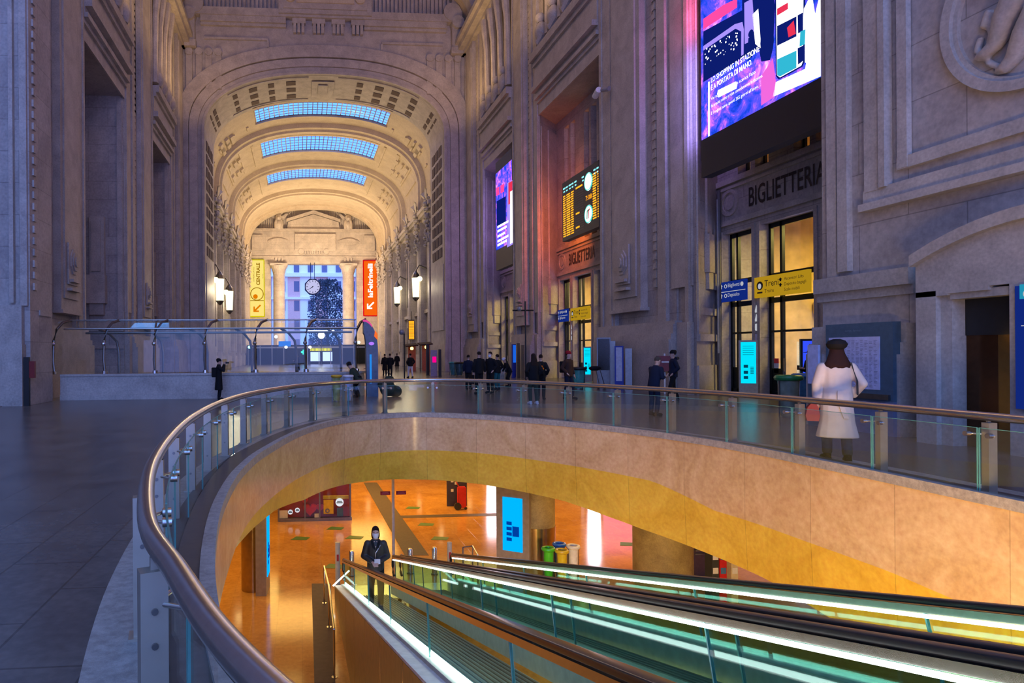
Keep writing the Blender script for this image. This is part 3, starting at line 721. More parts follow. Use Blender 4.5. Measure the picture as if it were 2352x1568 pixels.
tree = thing('bare_tree', 'dark leafy street tree in front of the pale building, right of the hanging clock', 'tree', (6.8, 165, 0))
LEAF = plain('dusk_foliage', (.035, .06, .10), .9)
m = MB(); m.tube([(6.8, 165, 0), (6.9, 165, 4), (6.7, 165, 10)], [.5, .4, .2], 8); m.build('trunk', BLACK, tree)
m = MB(); rnd = random.Random(3)
for k in range(5200):
    a, h_ = rnd.uniform(0, 2*PI), rnd.random(); r = (5.2*math.sqrt(rnd.random()))*math.sqrt(max(.05, 1-(1.55*(h_-.42))**2)); c = Vector((6.9+r*math.cos(a), 165+r*math.sin(a), 3+17.5*h_))
    d1 = Vector((rnd.uniform(-1, 1), rnd.uniform(-1, 1), rnd.uniform(-1, 1))).normalized()*.26; d2 = d1.cross(Vector((rnd.random(), rnd.random(), rnd.random()))).normalized()*.18
    m.quad(c-d1, c-d2, c+d1, c+d2)
m.build('crown', LEAF, tree)
# ================================================================== GLASS BALUSTRADE OF THE OVAL OPENING
RL = crom([(.35, .9), (.05, 1.35), (-.22, 1.85), (-.46, 2.45), (-.75, 3.25), (-1.08, 4.85), (-1.30, 6.9), (-1.38, 8.9), (-1.30, 11.2), (-.92, 13.7), (-.1, 16.2), (.75, 17.6), (2.05, 18.75), (3.6, 19.05),
           (5.05, 18.2), (6.3, 16.3), (7.45, 13.6), (8.0, 11.4), (8.15, 9.4), (8.16, 7.8), (8.15, 6.2), (8.12, 4.0), (8.1, 2.0)], 8)
RL = [Vector((p[0], p[1], 0)) for p in RL]
bal = thing('glass_balustrade', 'curved glass balustrade with steel handrail around the oval floor opening', 'balustrade', (-1.2, 6, 0))
m = MB(); m.tube(zline(RL, 1.0), .047, 14); m.build('handrail', STEEL, bal, smooth=True)
m = MB(); m.loft([[p+Vector((0, 0, .945)), q+Vector((0, 0, .945)), q+Vector((0, 0, .962)), p+Vector((0, 0, .962))] for p, q in zip(offs(RL, -.02), offs(RL, .02))], True, True); m.build('rail_flat', STEELD, bal)
rs = [0.]
for a, c in zip(RL, RL[1:]): rs.append(rs[-1]+(c-a).length)
def rl_at(s):
    for i in range(len(rs)-1):
        if rs[i+1] >= s:
            k = (s-rs[i])/(rs[i+1]-rs[i]); t = (RL[i+1]-RL[i]).normalized(); return RL[i].lerp(RL[i+1], k), t, Vector((-t.y, t.x, 0))
    t = (RL[-1]-RL[-2]).normalized(); return RL[-1], t, Vector((-t.y, t.x, 0))
sj = []; s_ = .62
while s_ < rs[-1]-.4: sj.append(s_); s_ += 1.46
for k, s0 in enumerate(sj):
    p, t, nn = rl_at(s0); m = MB()
    m.obox(p+nn*.03+Vector((0, 0, .48)), t*.042, nn*.055, Vector((0, 0, .44)))
    m.obox(p+nn*.03+Vector((0, 0, .055)), t*.07, nn*.085, Vector((0, 0, .012)))
    m.obox(p+nn*.02+Vector((0, 0, .93)), t*.012, nn*.02, Vector((0, 0, .04)))
    po = sub(m.build('post', POSTM, bal))
    if k < 8:
        for z in (.28, .62, .76): m = MB(); m.tube([p+nn*.03-t*.045+Vector((0, 0, z)), p+nn*.03-t*.052+Vector((0, 0, z))], .014, 10); m.build('bolt', STEELD, po)
    for dt in (-.13, .13):
        z = .78; m = MB(); m.tube([p+nn*.0+t*dt*.2+Vector((0, 0, z)), p-nn*.09+t*dt+Vector((0, 0, z)), p-nn*.091+t*dt+Vector((0, 0, z)), p-nn*.145+t*dt+Vector((0, 0, z))], [.011, .011, .030, .030], 12); m.build('glass_clamp', STEEL, po, smooth=True)
for s0, s1 in zip([0.02]+sj, sj+[rs[-1]-.02]):
    m = MB(); a, c = s0+.012, s1-.012; ring = []
    for k in range(7):
        p, t, nn = rl_at(a+(c-a)*k/6); p = p-nn*.12; q = p+nn*.012
        ring.append([p+Vector((0, 0, .07)), q+Vector((0, 0, .07)), q+Vector((0, 0, .86)), p+Vector((0, 0, .86))])
    g = sub(m.loft(ring, True, True).build('glass_pane', GLASS, bal))
    m = MB(); m.loft([[r[3]+Vector((0, 0, .0)), r[2], r[2]+Vector((0, 0, .006)), r[3]+Vector((0, 0, .006))] for r in ring], True, True)
    for r in (ring[0], ring[-1]): m.obox((r[0]+r[2])/2, (r[1]-r[0])*.5, (ring[1][0]-ring[0][0]).normalized()*.004, Vector((0, 0, .395)))
    m.build('pane_edge', GEDGE, g)

# ================================================================== INCLINED MOVING WALKWAYS
WD = ray(665, 1235).normalized()                              # they run down into the gallery below
def wl(px, py, Y=17.0): return onY(px, py, Y)
WSL = WD.z/WD.y
def along(p, y): return p+WD*((y-p.y)/WD.y)
NR = Vector((1, 0, 0)); NU = WD.cross(NR).normalized(); NU = NU if NU.z > 0 else -NU
BELT = plain('ribbed_belt', (.34, .40, .39), .3, .2)
TEALP = plain('steel_skirting', (.42, .47, .45), .5, .3)
BROWN = plain('brown_black_rubber', (.03, .018, .014), .25, spec=.7)
def extr(mb, p, prof_, y0, y1, seg=12):
    rings = []
    for k in range(seg+1):
        c = along(p, y0+(y1-y0)*k/seg); rings.append([c+NR*u+NU*v for u, v in prof_])
    return mb.loft(rings, True, True)
def rbox(w_, h_, z): r = min(w_, h_)*.45; return [(sx*(w_-r)+r*math.cos(a)*1, z+sz*(h_-r)+r*math.sin(a)) for sx, sz, a0 in ((1, 1, 0), (-1, 1, PI/2), (-1, -1, PI), (1, -1, 1.5*PI)) for a in (a0, a0+PI/6, a0+PI/3, a0+PI/2)]
YN, YF_ = 1.6, 17.0
def rail_side(t, p, led, rubber, kind):
    """one glass side of a walkway below its handrail; p = lower end of the handrail"""
    m = MB(); extr(m, p, rbox(.045, .022, 0), YN, YF_)
    m.tube([p+NU*0+WD*0, p+WD*.16-NU*.03, p+WD*.27-NU*.14, p+WD*.3-NU*.28, p+WD*.26-NU*.42, p+WD*.12-NU*.5], .034, 10)
    hr = m.build('handrail', rubber, t, smooth=True)
    m = MB(); extr(m, p, [(-.05, -.075), (.05, -.075), (.05, -.028), (-.05, -.028)], YN, YF_); extr(m, p, [(.052, -.06), (.075, -.06), (.075, -.035), (.052, -.035)], YN, YF_)
    m.build('handrail_guide', STEEL, t)
    m = MB(); extr(m, p, [(.076, -.055), (.082, -.055), (.082, -.03), (.076, -.03)], YN, YF_); m.build('brass_trim', BRASS, t)
    if led:
        m = MB(); extr(m, p, [(-.068, -.105), (-.051, -.105), (-.051, -.080), (-.068, -.080)], YN, YF_-.15); m.build('light_strip', LED, t)
    for k in range(6):
        a = YN+(YF_-.1-YN)*k/6; c = YN+(YF_-.1-YN)*(k+1)/6-.02
        m = MB(); extr(m, p, [(-.008, -.62), (.008, -.62), (.008, -.07), (-.008, -.07)], a, c, 1); g = sub(m.build('glass_panel', GLASSG, t))
        m = MB(); extr(m, p, [(-.010, -.62), (.010, -.62), (.010, -.07), (-.010, -.07)], c, c+.012, 1); m.build('panel_edge', GEDGE, g)
    m = MB(); extr(m, p, [(-.09, -.95), (.09, -.95), (.09, -.64), (.07, -.61), (-.07, -.61), (-.09, -.64)], YN, YF_+.2); m.build('deck', TEALP, t)
pA, p2, p3 = wl(790, 1285), wl(905, 1276), wl(1040, 1272)
def walkway(label, a, b, rubA, rubB, ledA, ledB, kids):
    base = along(a, YF_); t = thing('moving_walkway', label, 'moving walkway', (base.x, base.y, ZF), 'inclined moving walkways')
    if ledA is not None: rail_side(t, a, ledA, rubA, 0)
    if ledB is not None: rail_side(t, b, ledB, rubB, 1)
    w0 = (b-a).x; m = MB(); extr(m, a, [(.15, -1.0), (w0-.15, -1.0), (w0-.15, -.93), (.15, -.93)], YN, YF_+.6); be = sub(m.build('belt', BELT, t))
    m = MB()
    for k in range(15): u = .2+(w0-.4)*k/14; extr(m, a, [(u-.012, -.935), (u+.012, -.935), (u+.012, -.915), (u-.012, -.915)], YN, YF_+.5, 2)
    m.build('belt_rib', STEELD, be)
    m = MB(); c = along(a, YF_+.6); m.hexa([(a.x-.15, YF_-.3, ZF), (b.x+.15, YF_-.3, ZF), (b.x+.15, YF_+.9, ZF), (a.x-.15, YF_+.9, ZF), (a.x-.15, YF_-.3, ZF+.06), (b.x+.15, YF_-.3, ZF+.06), (b.x+.15, YF_+.9, ZF+.015), (a.x-.15, YF_+.9, ZF+.015)]); m.build('comb_plate', STEEL, t)
    return t
wk1 = walkway('left inclined moving walkway, with a brown-black handrail on its outer glass side', pA, p2, BROWN, RUBBER, False, True, 0)
p2b = p2+NR*.20
wk2 = walkway('right inclined moving walkway, with light strips below both black handrails', p2b, p3, RUBBER, RUBBER, False, True, 0)
# shared steel cover between the two walkways, and the lit outer cladding of the left one
tr = p2
m = MB(); extr(m, p2, [(.092, -.10), (.150, -.10), (.150, -.04), (.092, -.04)], YN, YF_); m.build('rail_cover', STEEL, wk2)
po = wl(770, 1345)
m = MB(); extr(m, po, [(-.02, -.02), (.27, -.02), (.27, .01), (-.02, .01)], YN, YF_+.1); m.build('outer_deck', WHITE, wk1)
m = MB(); extr(m, po, [(.235, .04), (.265, .04), (.265, .085), (.235, .085)], YN, YF_-.1); m.build('floor_light_strip', glow('led_strip_bright', (1, .98, .95), 10), wk1)
m = MB()
for k in range(9):
    a = YN+(YF_-YN)*k/9; c = YN+(YF_-YN)*(k+1)/9-.03; A, B = along(po, a), along(po, c)
    m.hexa([(A.x-.02, a, ZF), (A.x+.0, a, ZF), (B.x+.0, c, ZF), (B.x-.02, c, ZF), (A.x-.02, a, max(ZF+.02, A.z-.03)), (A.x, a, max(ZF+.02, A.z-.03)), (B.x, c, max(ZF+.02, B.z-.03)), (B.x-.02, c, max(ZF+.02, B.z-.03))])
m.build('cladding', plain('ochre_cladding', (.42, .28, .10), .4, .2), wk1)
# little newel lamp at the lower end of the left walkway
m = MB(); m.tube([onY(765, 1345, 16.9), onY(802, 1310, 16.9)], .018, 8); m.build('newel_lamp', LED, wk1)
# steel guard rails of the lower landing
def guard(label, pts, hs, z0=ZF):
    t = thing('guard_rail', label, 'guard rail', pts[0], 'steel guard rails on the lower landing')
    m = MB(); m.tube([p+Vector((0, 0, hs)) for p in pts], .024, 8); m.tube([pts[0]+Vector((0, 0, hs)), pts[0]+Vector((0, 0, .3))], .024, 8); m.build('top_rail', STEEL, t, smooth=True)
    for p in pts:
        m = MB(); m.tube([p, p+Vector((0, 0, hs))], .022, 8); m.lathe(p, [(.06, 0), (.06, .012)], 12); m.build('post', STEEL, t, smooth=True)
guard('steel guard rail along the left side of the left walkway', [onZ(745, 1385, ZF), onZ(756, 1440, ZF), onZ(768, 1555, ZF)], .95)
guard('short steel guard rail behind the right walkway newel', [onZ(1064, 1330, ZF), onZ(1086, 1326, ZF), onZ(1098, 1350, ZF)], .9)
# ================================================================== TICKET-HALL DOORS, FRIEZES, ROOMS BEHIND
mb = MB()
for yf, yn in bays:
    fr = RW(yf, 0, XB); L = yf-yn
    fr.plate(mb, 0, L, 7.05, 7.25, 0, .12); fr.plate(mb, 0, L, 8.75, 8.98, 0, .16); fr.plate(mb, 0, L, 8.55, 8.68, 0, .08)
    fr.ring(mb, .95, 8.0, .42, .56, 0, .06); fr.disc(mb, .95, 8.0, .3, 0, .05)
    for h in [h for h in doorsets[bays.index((yf, yn))][2] if h[2] == 0]: fr.plate(mb, h[0]-.16, h[0], 0, 6.85, 0, .05); fr.plate(mb, h[1], h[1]+.16, 0, 6.85, 0, .05)
struct(mb, 'trim_60', STONE2)
FRAME = plain('door_frame', (.012, .016, .016), .3, .5)
ROOM = plain('ticket_room', (.62, .44, .20), .7, var=.25, scale=1.5)
nd = 0
for bi, (yf, yn) in enumerate(bays):
    fr, L, holes = doorsets[bi]
    mb = MB(); x0, x1 = XB+.46, XB+9
    mb.quad((x1, yf, 0), (x1, yn, 0), (x1, yn, 18), (x1, yf, 18)); mb.quad((x0, yf+.1, 0), (x1, yf+.1, 0), (x1, yf+.1, 18), (x0, yf+.1, 18)); mb.quad((x0, yn-.1, 0), (x1, yn-.1, 0), (x1, yn-.1, 18), (x0, yn-.1, 18))
    mb.quad((x0, yf, 18), (x1, yf, 18), (x1, yn, 18), (x0, yn, 18))
    mb.box(x0+4, x1, yn, yf, 3.4, 3.9)
    for k in range(4): mb.box(x0+5+k*.9, x0+5.3+k*.9, yf-.3, yf, 0, 18)
    struct(mb, 'wall_ticket_%s' % 'abc'[bi], ROOM)
    lamp('ticket_lamp', 'AREA', (XB+3.4, (yf+yn)/2, 7.0), 1300 if bi else 1500, (1, .70, .16), 3, 6)
    for h in holes:
        f = MB(); g = MB(); w_ = h[1]-h[0]; d = -.40
        if h[2] == 0:
            nd += 1
            cuts = [h[0], h[0]+.07, h[1]-.07, h[1]]
            for u in (h[0]+.06, h[1]-.06, h[0]+w_*.24, ): fr.plate(f, u-.06, u+.06, 0, h[3], d-.06, d+.06)
            for v in (.12, 3.75, 4.7, h[3]-.08): fr.plate(f, h[0], h[1], v-.1, v+.1, d-.06, d+.06)
            fr.plate(f, h[0], h[1], 2.5, 2.58, d-.05, d+.05); fr.plate(f, h[0]+.05, h[0]+w_*.24, 0, 1.1, d-.03, d+.03)
            fo = struct(f, 'door_%d' % nd, FRAME); fr.plate(g, h[0]+.1, h[1]-.1, .2, h[3]-.1, d-.01, d+.01); g.build('pane', GLASS, fo)
            hd = MB(); hd.tube([fr.p(h[0]+w_*.3, 1.0, d+.1), fr.p(h[0]+w_*.3, 1.5, d+.1)], .02, 8); hd.build('door_handle', BRASS, fo)
        else:
            for u in (h[0]+.05, h[1]-.05): fr.plate(f, u-.05, u+.05, h[2], h[3], d-.05, d+.05)
            for v in (h[2]+.05, 10.1, 12.0, 14.0, h[3]-.05): fr.plate(f, h[0], h[1], v-.05, v+.05, d-.05, d+.05)
            struct(f, 'window_%d' % (100+bi*10+int(h[0])), FRAME)
INK = plain('bronze_letter', (.045, .03, .03), .5)
for bi, (yf, yn) in enumerate(bays[:2]):
    t = thing('carved_inscription', ('dark metal letters over the doors under the big advertising screen', 'dark metal letters over the doors under the orange departure board')[bi], 'inscription', (XB, yf-3, 7.5), 'ticket office inscriptions')
    text(RW(yf, 0, XB), 'BIGLIETTERIA', 2.1, 7.58, .74, INK, 'lettering', t, width=3.85, d=.03, bold=.012)

# ================================================================== SCREENS
def screen_mat(name, seed=0.):
    m, nt = newmat(name); L = nt.links.new; g = N(nt, 'NewGeometry'); s = N(nt, 'SeparateXYZ'); L(g.outputs['Position'], s.inputs[0])
    n1 = N(nt, 'TexNoise'); setin(n1, Scale=1.1, Detail=5., Roughness=.7, Distortion=.6); L(g.outputs['Position'], n1.inputs['Vector'])
    r = N(nt, 'ValToRGB'); cr_ = r.color_ramp; cr_.elements[0].position = .30; cr_.elements[0].color = (.004, .012, .20, 1); cr_.elements[1].position = .74; cr_.elements[1].color = (.95, .75, 1, 1)
    for p_, c_ in ((.42, (.01, .05, .62, 1)), (.52, (.10, .07, .75, 1)), (.62, (.62, .14, .72, 1))): e = cr_.elements.new(p_); e.color = c_
    L(n1.outputs['Fac'], r.inputs[0]); e = N(nt, 'Emission'); L(r.outputs[0], e.inputs[0]); e.inputs[1].default_value = 1.5; out_to(nt, e.outputs[0]); return m
SCRN = screen_mat('advert_screen')
PINKG, WHITEG, DKBLUE, MAG, TEALG, REDG, VIOLG = glow('pink_pixels', (1, .05, .26), 1.5), glow('white_pixels', (.95, .95, 1), 1.7), glow('navy_pixels', (.004, .012, .16), 1.), glow('magenta_pixels', (.75, .12, .62), 1.2), glow('teal_pixels', (.03, .45, .62), 1.1), glow('red_pixels', (.7, .03, .08), 1.2), glow('violet_pixels', (.35, .25, .9), 1.2)
SCAB = plain('screen_cabinet', (.006, .009, .022), .5)
def ad_screen(label, Xs, yl, yr, z0, zb, z1, full):
    t = thing('advertising_screen', label, 'screen', (Xs+.2, (yl+yr)/2, z0), 'advertising screens on the right wall'); fr = RW(yl, 0, Xs)
    m = MB(); fr.plate(m, 0, yl-yr, z0, z1+(.15 if full else .9), -.45, -.02); m.build('cabinet', SCAB, t)
    m = MB(); fr.plate(m, .05, yl-yr-.02, zb, z1, -.02, 0); m.build('display', SCRN, t)
    m = MB()
    for z in (zb-.4, zb+4.9): fr.plate(m, -.22, .0, z-.35, z+.45, -.6, -.15)
    m.build('mounting_bracket', BLACK, t); return t, fr
t, fr = ad_screen('huge blue and magenta advertising screen above the ticket office inscription beside us', 15.9, 24.75, 15.3, 8.66, 10.14, 17.6, True)
def P2(x, y, X=15.9): p = onX(x, y, X); return (24.75-p.y, p.z)
def C6(*pts): return [P2(1560+a*.3367, b*.3367) for a, b in pts]
def shp(pts, mat, name, d=.004, tt=None):
    m = MB(); fr.shape(m, pts, .0, d); return m.build(name, mat, tt or t)
shp(C6((165, 130), (300, 35), (395, -10), (395, 50), (165, 200)), PINKG, 'banner')
shp(C6((165, 215), (430, 70), (430, -60), (530, -60), (530, -10), (640, -60), (655, 40), (640, 330), (620, 410), (560, 420), (545, 330), (440, 390), (165, 560)), DKBLUE, 'station_picture', .003)
shp(C6((165, 315), (380, 165), (432, 150), (442, 200), (440, 370), (424, 382), (424, 215), (385, 195), (165, 345)), VIOLG, 'train_picture', .006)
rnd = random.Random(5); m = MB()
for k in range(44):
    a, b = rnd.uniform(175, 400), 0; b = 455-(a-170)*.55-rnd.uniform(10, 120); e_ = rnd.uniform(3, 9); q = C6((a, b), (a+e_, b-e_*.5), (a+e_, b+e_), (a, b+e_*1.5)); fr.shape(m, q, .004, .008)
m.build('window_lights', WHITEG, t)
shp(C6((445, 20), (500, -10), (515, 200), (470, 290), (448, 300)), VIOLG, 'platform', .007); shp(C6((500, 100), (540, 60), (560, 330), (520, 300)), WHITEG, 'bright_doorway', .007)
for px_, py_ in ((490, 300), (575, 280), (630, 250)):
    m = MB(); 
    fr.shape(m, C6((px_-16, py_-40), (px_+14, py_-60), (px_+18, py_+30), (px_+8, py_+90), (px_-12, py_+100), (px_-20, py_+20)), .008, .011); u, v = C6((px_, py_-72))[0]; fr.disc(m, u, v, .13, .008, .011, 12); m.build('walker_silhouette', DKBLUE, t)
shp(C6((560, 520), (640, 400), (660, 560), (650, 660), (560, 720)), MAG, 'floor_reflection', .007)
shp(C6((930, 90), (966, -60), (966, 520), (640, 660), (660, 560), (860, 470)), WHITEG, 'bright_floor', .007)
shp(C6((655, -60), (662, 520), (680, 541), (720, 522), (840, 455), (858, 420), (860, -60)), DKBLUE, 'phone_body', .012)
shp(C6((664, -60), (670, 512), (690, 528), (835, 448), (848, 415), (850, -60)), WHITEG, 'phone_screen', .016)
shp(C6((672, 60), (745, 18), (745, 62), (672, 106)), REDG, 'phone_card', .02); shp(C6((672, 178), (803, 112), (803, 248), (672, 312)), DKBLUE, 'phone_card', .02)
shp(C6((740, 190), (785, 140), (800, 230), (750, 255)), REDG, 'phone_card_figure', .023); shp(C6((812, 105), (848, 85), (848, 210), (815, 228)), DKBLUE, 'phone_card', .02)
shp(C6((672, 405), (803, 345), (803, 462), (690, 522), (672, 512)), TEALG, 'phone_card', .02); shp(C6((812, 330), (850, 310), (848, 415), (815, 440)), DKBLUE, 'phone_card', .02)
shp(C6((855, 60), (905, -40), (930, 110), (945, 330), (960, 400), (935, 410), (915, 270), (905, 250), (880, 430), (862, 425), (862, 270), (848, 262)), WHITEG, 'walking_figure', .024)
shp(C6((832, 215), (866, 200), (862, 300), (826, 318)), TEALG, 'shopping_bag', .028)
u0, v0 = C6((221, 566))[0]; u1 = C6((552, 375))[0][0]
text(fr, 'LO SHOPPING IN STAZIONE', u0, v0, .19, WHITEG, 'headline', t, width=u1-u0, d=.03, bold=.02)
v0 = C6((221, 618))[0][1]; text(fr, 'È A PORTATA DI MANO.', u0, v0, .19, WHITEG, 'headline', t, width=(u1-u0)*.86, d=.03, bold=.02)
v2 = C6((222, 685))[0][1]; text(fr, 'Vai su', u0, v2, .12, WHITEG, 'small_text', t, d=.03)
q = C6((270, 615), (390, 556), (396, 580), (390, 604), (270, 664), (264, 640)); shp(q, WHITEG, 'text_pill', .03)
uu = C6((398, 600))[0][0]; text(fr, "e scarica l'app,", uu, v2, .12, WHITEG, 'small_text', t, d=.03)
v3 = C6((222, 735))[0][1]; text(fr, 'fai acquisti online e ritira comodamente in stazione.', u0, v3, .12, WHITEG, 'small_text', t, width=(u1-u0)*1.06, d=.03)
v4 = C6((222, 785))[0][1]; text(fr, "E i negozi sono aperti 365 giorni all'anno.", u0, v4, .12, WHITEG, 'small_text', t, width=(u1-u0)*.98, d=.03)
shp(C6((202, 560), (209, 556), (209, 925), (202, 930)), WHITEG, 'side_rule', .03)
# the far copy of the advert, narrow between the piers
t3, fr = ad_screen('narrow-looking blue advertising screen farther along the right wall, beyond the departure board', 15.95, 52.15, 48.05, 8.45, 10.1, 16.3, False)
def Q(x, y): p = onX(x, y, 15.95); return (52.15-p.y, p.z)
def q4(x0, y0, x1, y1, sl=.55): return [Q(x0, y0), Q(x1, y0-(x1-x0)*sl), Q(x1, y1-(x1-x0)*sl), Q(x0, y1)]
shp(q4(1140, 432, 1147, 450), PINKG, 'banner', .01, t3); shp(q4(1150, 426, 1158, 444), PINKG, 'banner', .01, t3); shp(q4(1168, 420, 1177, 470), REDG, 'banner', .01, t3)
shp(q4(1141, 462, 1162, 520), DKBLUE, 'station_picture', .008, t3); shp(q4(1165, 420, 1179, 568), VIOLG, 'bright_floor', .006, t3); shp(q4(1172, 440, 1179, 560), WHITEG, 'walking_figure', .012, t3)
for y, x1 in ((519, 1168), (529, 1164), (541, 1160), (552, 1168), (561, 1164)): shp(q4(1143, y, x1, y+5), WHITEG, 'text_line', .014, t3)
# departure board
t = thing('departure_board', 'black departure board with orange rows and two round white emblems over the second doorway', 'departure board', (16.2, 36.2, 8.5), None)
Xb = 15.98; fr = RW(38.68, 0, Xb); Wb = 38.68-33.8
m = MB(); fr.plate(m, 0, Wb, 8.5, 12.05, -.4, 0); m.build('cabinet', plain('board_face', (.035, .030, .032), .5), t)
AMBG, CYG, DIMG = glow('amber_pixels', (1, .36, .015), 1.7), glow('cyan_pixels', (.25, .9, 1), 1.5), plain('dim_row', (.10, .085, .085), .5)
def UB(x): return 38.68-onX(x, 480, Xb).y
rnd = random.Random(2); ma, md, mc = MB(), MB(), MB()
for r_ in range(19):
    v = 11.15-.134*r_
    for x0, x1 in ((1294, 1300), (1301.5, 1311), (1312, 1318)): fr.plate(ma, UB(x0), UB(x1-rnd.random()*1.5), v, v+.07, 0, .012)
    for x0, x1 in ((1362, 1371), (1373, 1385)): fr.plate(ma, UB(x0), min(Wb-.03, UB(x1-rnd.random()*2)), v+.28, v+.35, 0, .012)
    fr.plate(md, UB(1322), UB(1341), v, v+.06, 0, .008)
for r_, w_ in ((0, 1338), (11, 1331), (17, 1331)): fr.plate(ma, UB(1323), UB(w_), 11.2-.134*r_, 11.29-.134*r_, 0, .016)
for x in (1294, 1300, 1307, 1313, 1320, 1337, 1364, 1371, 1379): fr.plate(mc, UB(x), UB(x+4.5), 11.62, 11.7, 0, .012); fr.plate(mc, UB(x+1), UB(x+4), 11.43, 11.5, 0, .012)
ma.build('train_rows', AMBG, t); md.build('idle_rows', DIMG, t); mc.build('header_text', CYG, t)
for k, vv in enumerate((11.22, 9.42)):
    m = MB(); fr.disc(m, UB(1352.5), vv, .46, 0, .03, 28, .50); e = sub(m.build('round_emblem', WHITEG, t))
    m = MB(); fr.ring(m, UB(1352.5), vv, .44, .49, .0, .04); m.build('emblem_rim', glow('emblem_rim', (.1, .8, .7), 1), e)
    if k == 1:
        for c_, du in ((glow('emblem_green', (.0, .25, .12), 1), -.13), (glow('emblem_red', (.5, .02, .03), 1), .05)):
            m = MB(); cu_ = UB(1352.5)+du; fr.shape(m, [(cu_-.07, vv-.25), (cu_-.01, vv-.25), (cu_+.04, vv+.15), (cu_+.18, vv+.24), (cu_+.18, vv+.29), (cu_-.03, vv+.20)], .03, .045); m.build('emblem_stroke', c_, e)
text(fr, '7:08', UB(1352.5)-.38, 10.22, .26, AMBG, 'board_clock', t, width=.76, d=.02)

# ================================================================== SIGNS AND TOTEMS ALONG THE RIGHT WALL
SY, SB = plain('sign_yellow', (.86, .52, .03), .5, var=.04), plain('sign_blue', (.012, .035, .34), .45, var=.05)
SYG, INKW = glow('lit_sign_yellow', (.52, .30, .012), .8), glow('sign_white', (.8, .82, .9), .55)
SBG = glow('lit_sign_blue', (.006, .022, .21), .9)
for bi, (yf, yn) in enumerate(bays[:2]):
    fr = RW(yf, 0, XB+.02); wh = ('beside us', 'under the departure board')[bi]
    t = thing('yellow_direction_sign', 'yellow hanging direction sign with a train symbol over the doors ' + wh, 'sign', fr.p(4.2, 3.85, 0)); m = MB()
    fr.plate(m, 2.55, 5.3, 3.86, 4.66, .02, .14); m.build('sign_panel', SYG, t)
    m = MB(); fr.disc(m, 2.86, 4.32, .17, .14, .15, 20); fr.plate(m, 2.72, 3.0, 4.02, 4.08, .14, .15); m.build('train_symbol', BLACK, t); m = MB(); fr.disc(m, 2.86, 4.30, .09, .15, .156, 14, .11); m.build('symbol_centre', INKW, t)
    text(fr, 'Treni', 3.12, 4.26, .24, BLACK, 'lettering', t, d=.15); text(fr, 'Trains', 3.12, 4.02, .14, BLACK, 'lettering', t, d=.15)
    for k, s in enumerate(('Ascensori Lifts', 'Deposito bagagli', 'Scale mobili')): text(fr, s, 4.15, 4.40-.2*k, .11, BLACK, 'lettering', t, d=.15)
    for k in range(2):
        m = MB(); fr.shape(m, [(3.92, 4.38-.2*k), (4.0, 4.38-.2*k), (4.0, 4.44-.2*k), (4.05, 4.44-.2*k), (3.96, 4.52-.2*k), (3.87, 4.44-.2*k), (3.92, 4.44-.2*k)], .14, .15); m.build('arrow', BLACK, t)
    t = thing('blue_direction_sign', 'blue two-row direction sign with white arrows at the narrow door ' + wh, 'sign', fr.p(1.3, 3.85, 0)); m = MB()
    fr.plate(m, .38, 2.0, 3.86, 4.7, .02, .12); m.build('sign_panel', SBG, t); m = MB(); fr.plate(m, .38, 2.0, 4.265, 4.29, .12, .13); m.build('divider', INKW, t)
    for k, s in enumerate(('Biglietti', 'Deposito')):
        v = 4.46-.40*k; text(fr, s, .92, v, .15, INKW, 'lettering', t, d=.13, width=.72)
        m = MB(); fr.ring(m, .78, v+.05, .06, .085, .12, .13, 14); fr.shape(m, [(.50, v-.04), (.53, v-.04), (.53, v+.06), (.58, v+.06), (.515, v+.14), (.45, v+.06), (.50, v+.06)], .12, .13)
        if k == 0: fr.disc(m, 1.8, v+.06, .09, .12, .13, 16)
        m.build('arrow', INKW, t)
    t = thing('warning_stickers', 'triangular warning stickers on the stone post between doors '+wh, 'sticker', fr.p(2.1, 2.2, 0))
    for k, v in enumerate((3.3, 2.95)):
        m = MB(); fr.shape(m, [(1.98+.45, v), (2.26+.4, v), (2.1+.44, v+.3)], .05, .06); m.build('triangle_sticker', INKW, t)
    m = MB(); fr.disc(m, 2.54, 2.72, .14, .05, .06, 18); m.build('round_sticker', INKW, t); m = MB(); fr.plate(m, 2.44, 2.64, 1.9, 2.45, .05, .06); m.build('notice', plain('notice_paper', (.6, .6, .7), .8), t)
    if bi == 0:
        t = thing('door_notice', 'small red, white and green notice stuck on the dark door by the green bin', 'notice', fr.p(3.0, .9, -.3)); 
        for k, c_ in enumerate((plain('notice_green', (.02, .25, .12), .6), plain('notice_white', (.5, .55, .75), .6), plain('notice_red', (.6, .03, .06), .6))):
            m = MB(); fr.plate(m, 2.95, 3.2, .92+.19*k, 1.11+.19*k, -.36, -.35); m.build('notice_field', c_, t)
CYAN = glow('cyan_screen', (.0, .62, .80), 1.25); CYD = glow('cyan_dark', (.0, .05, .10), 1)
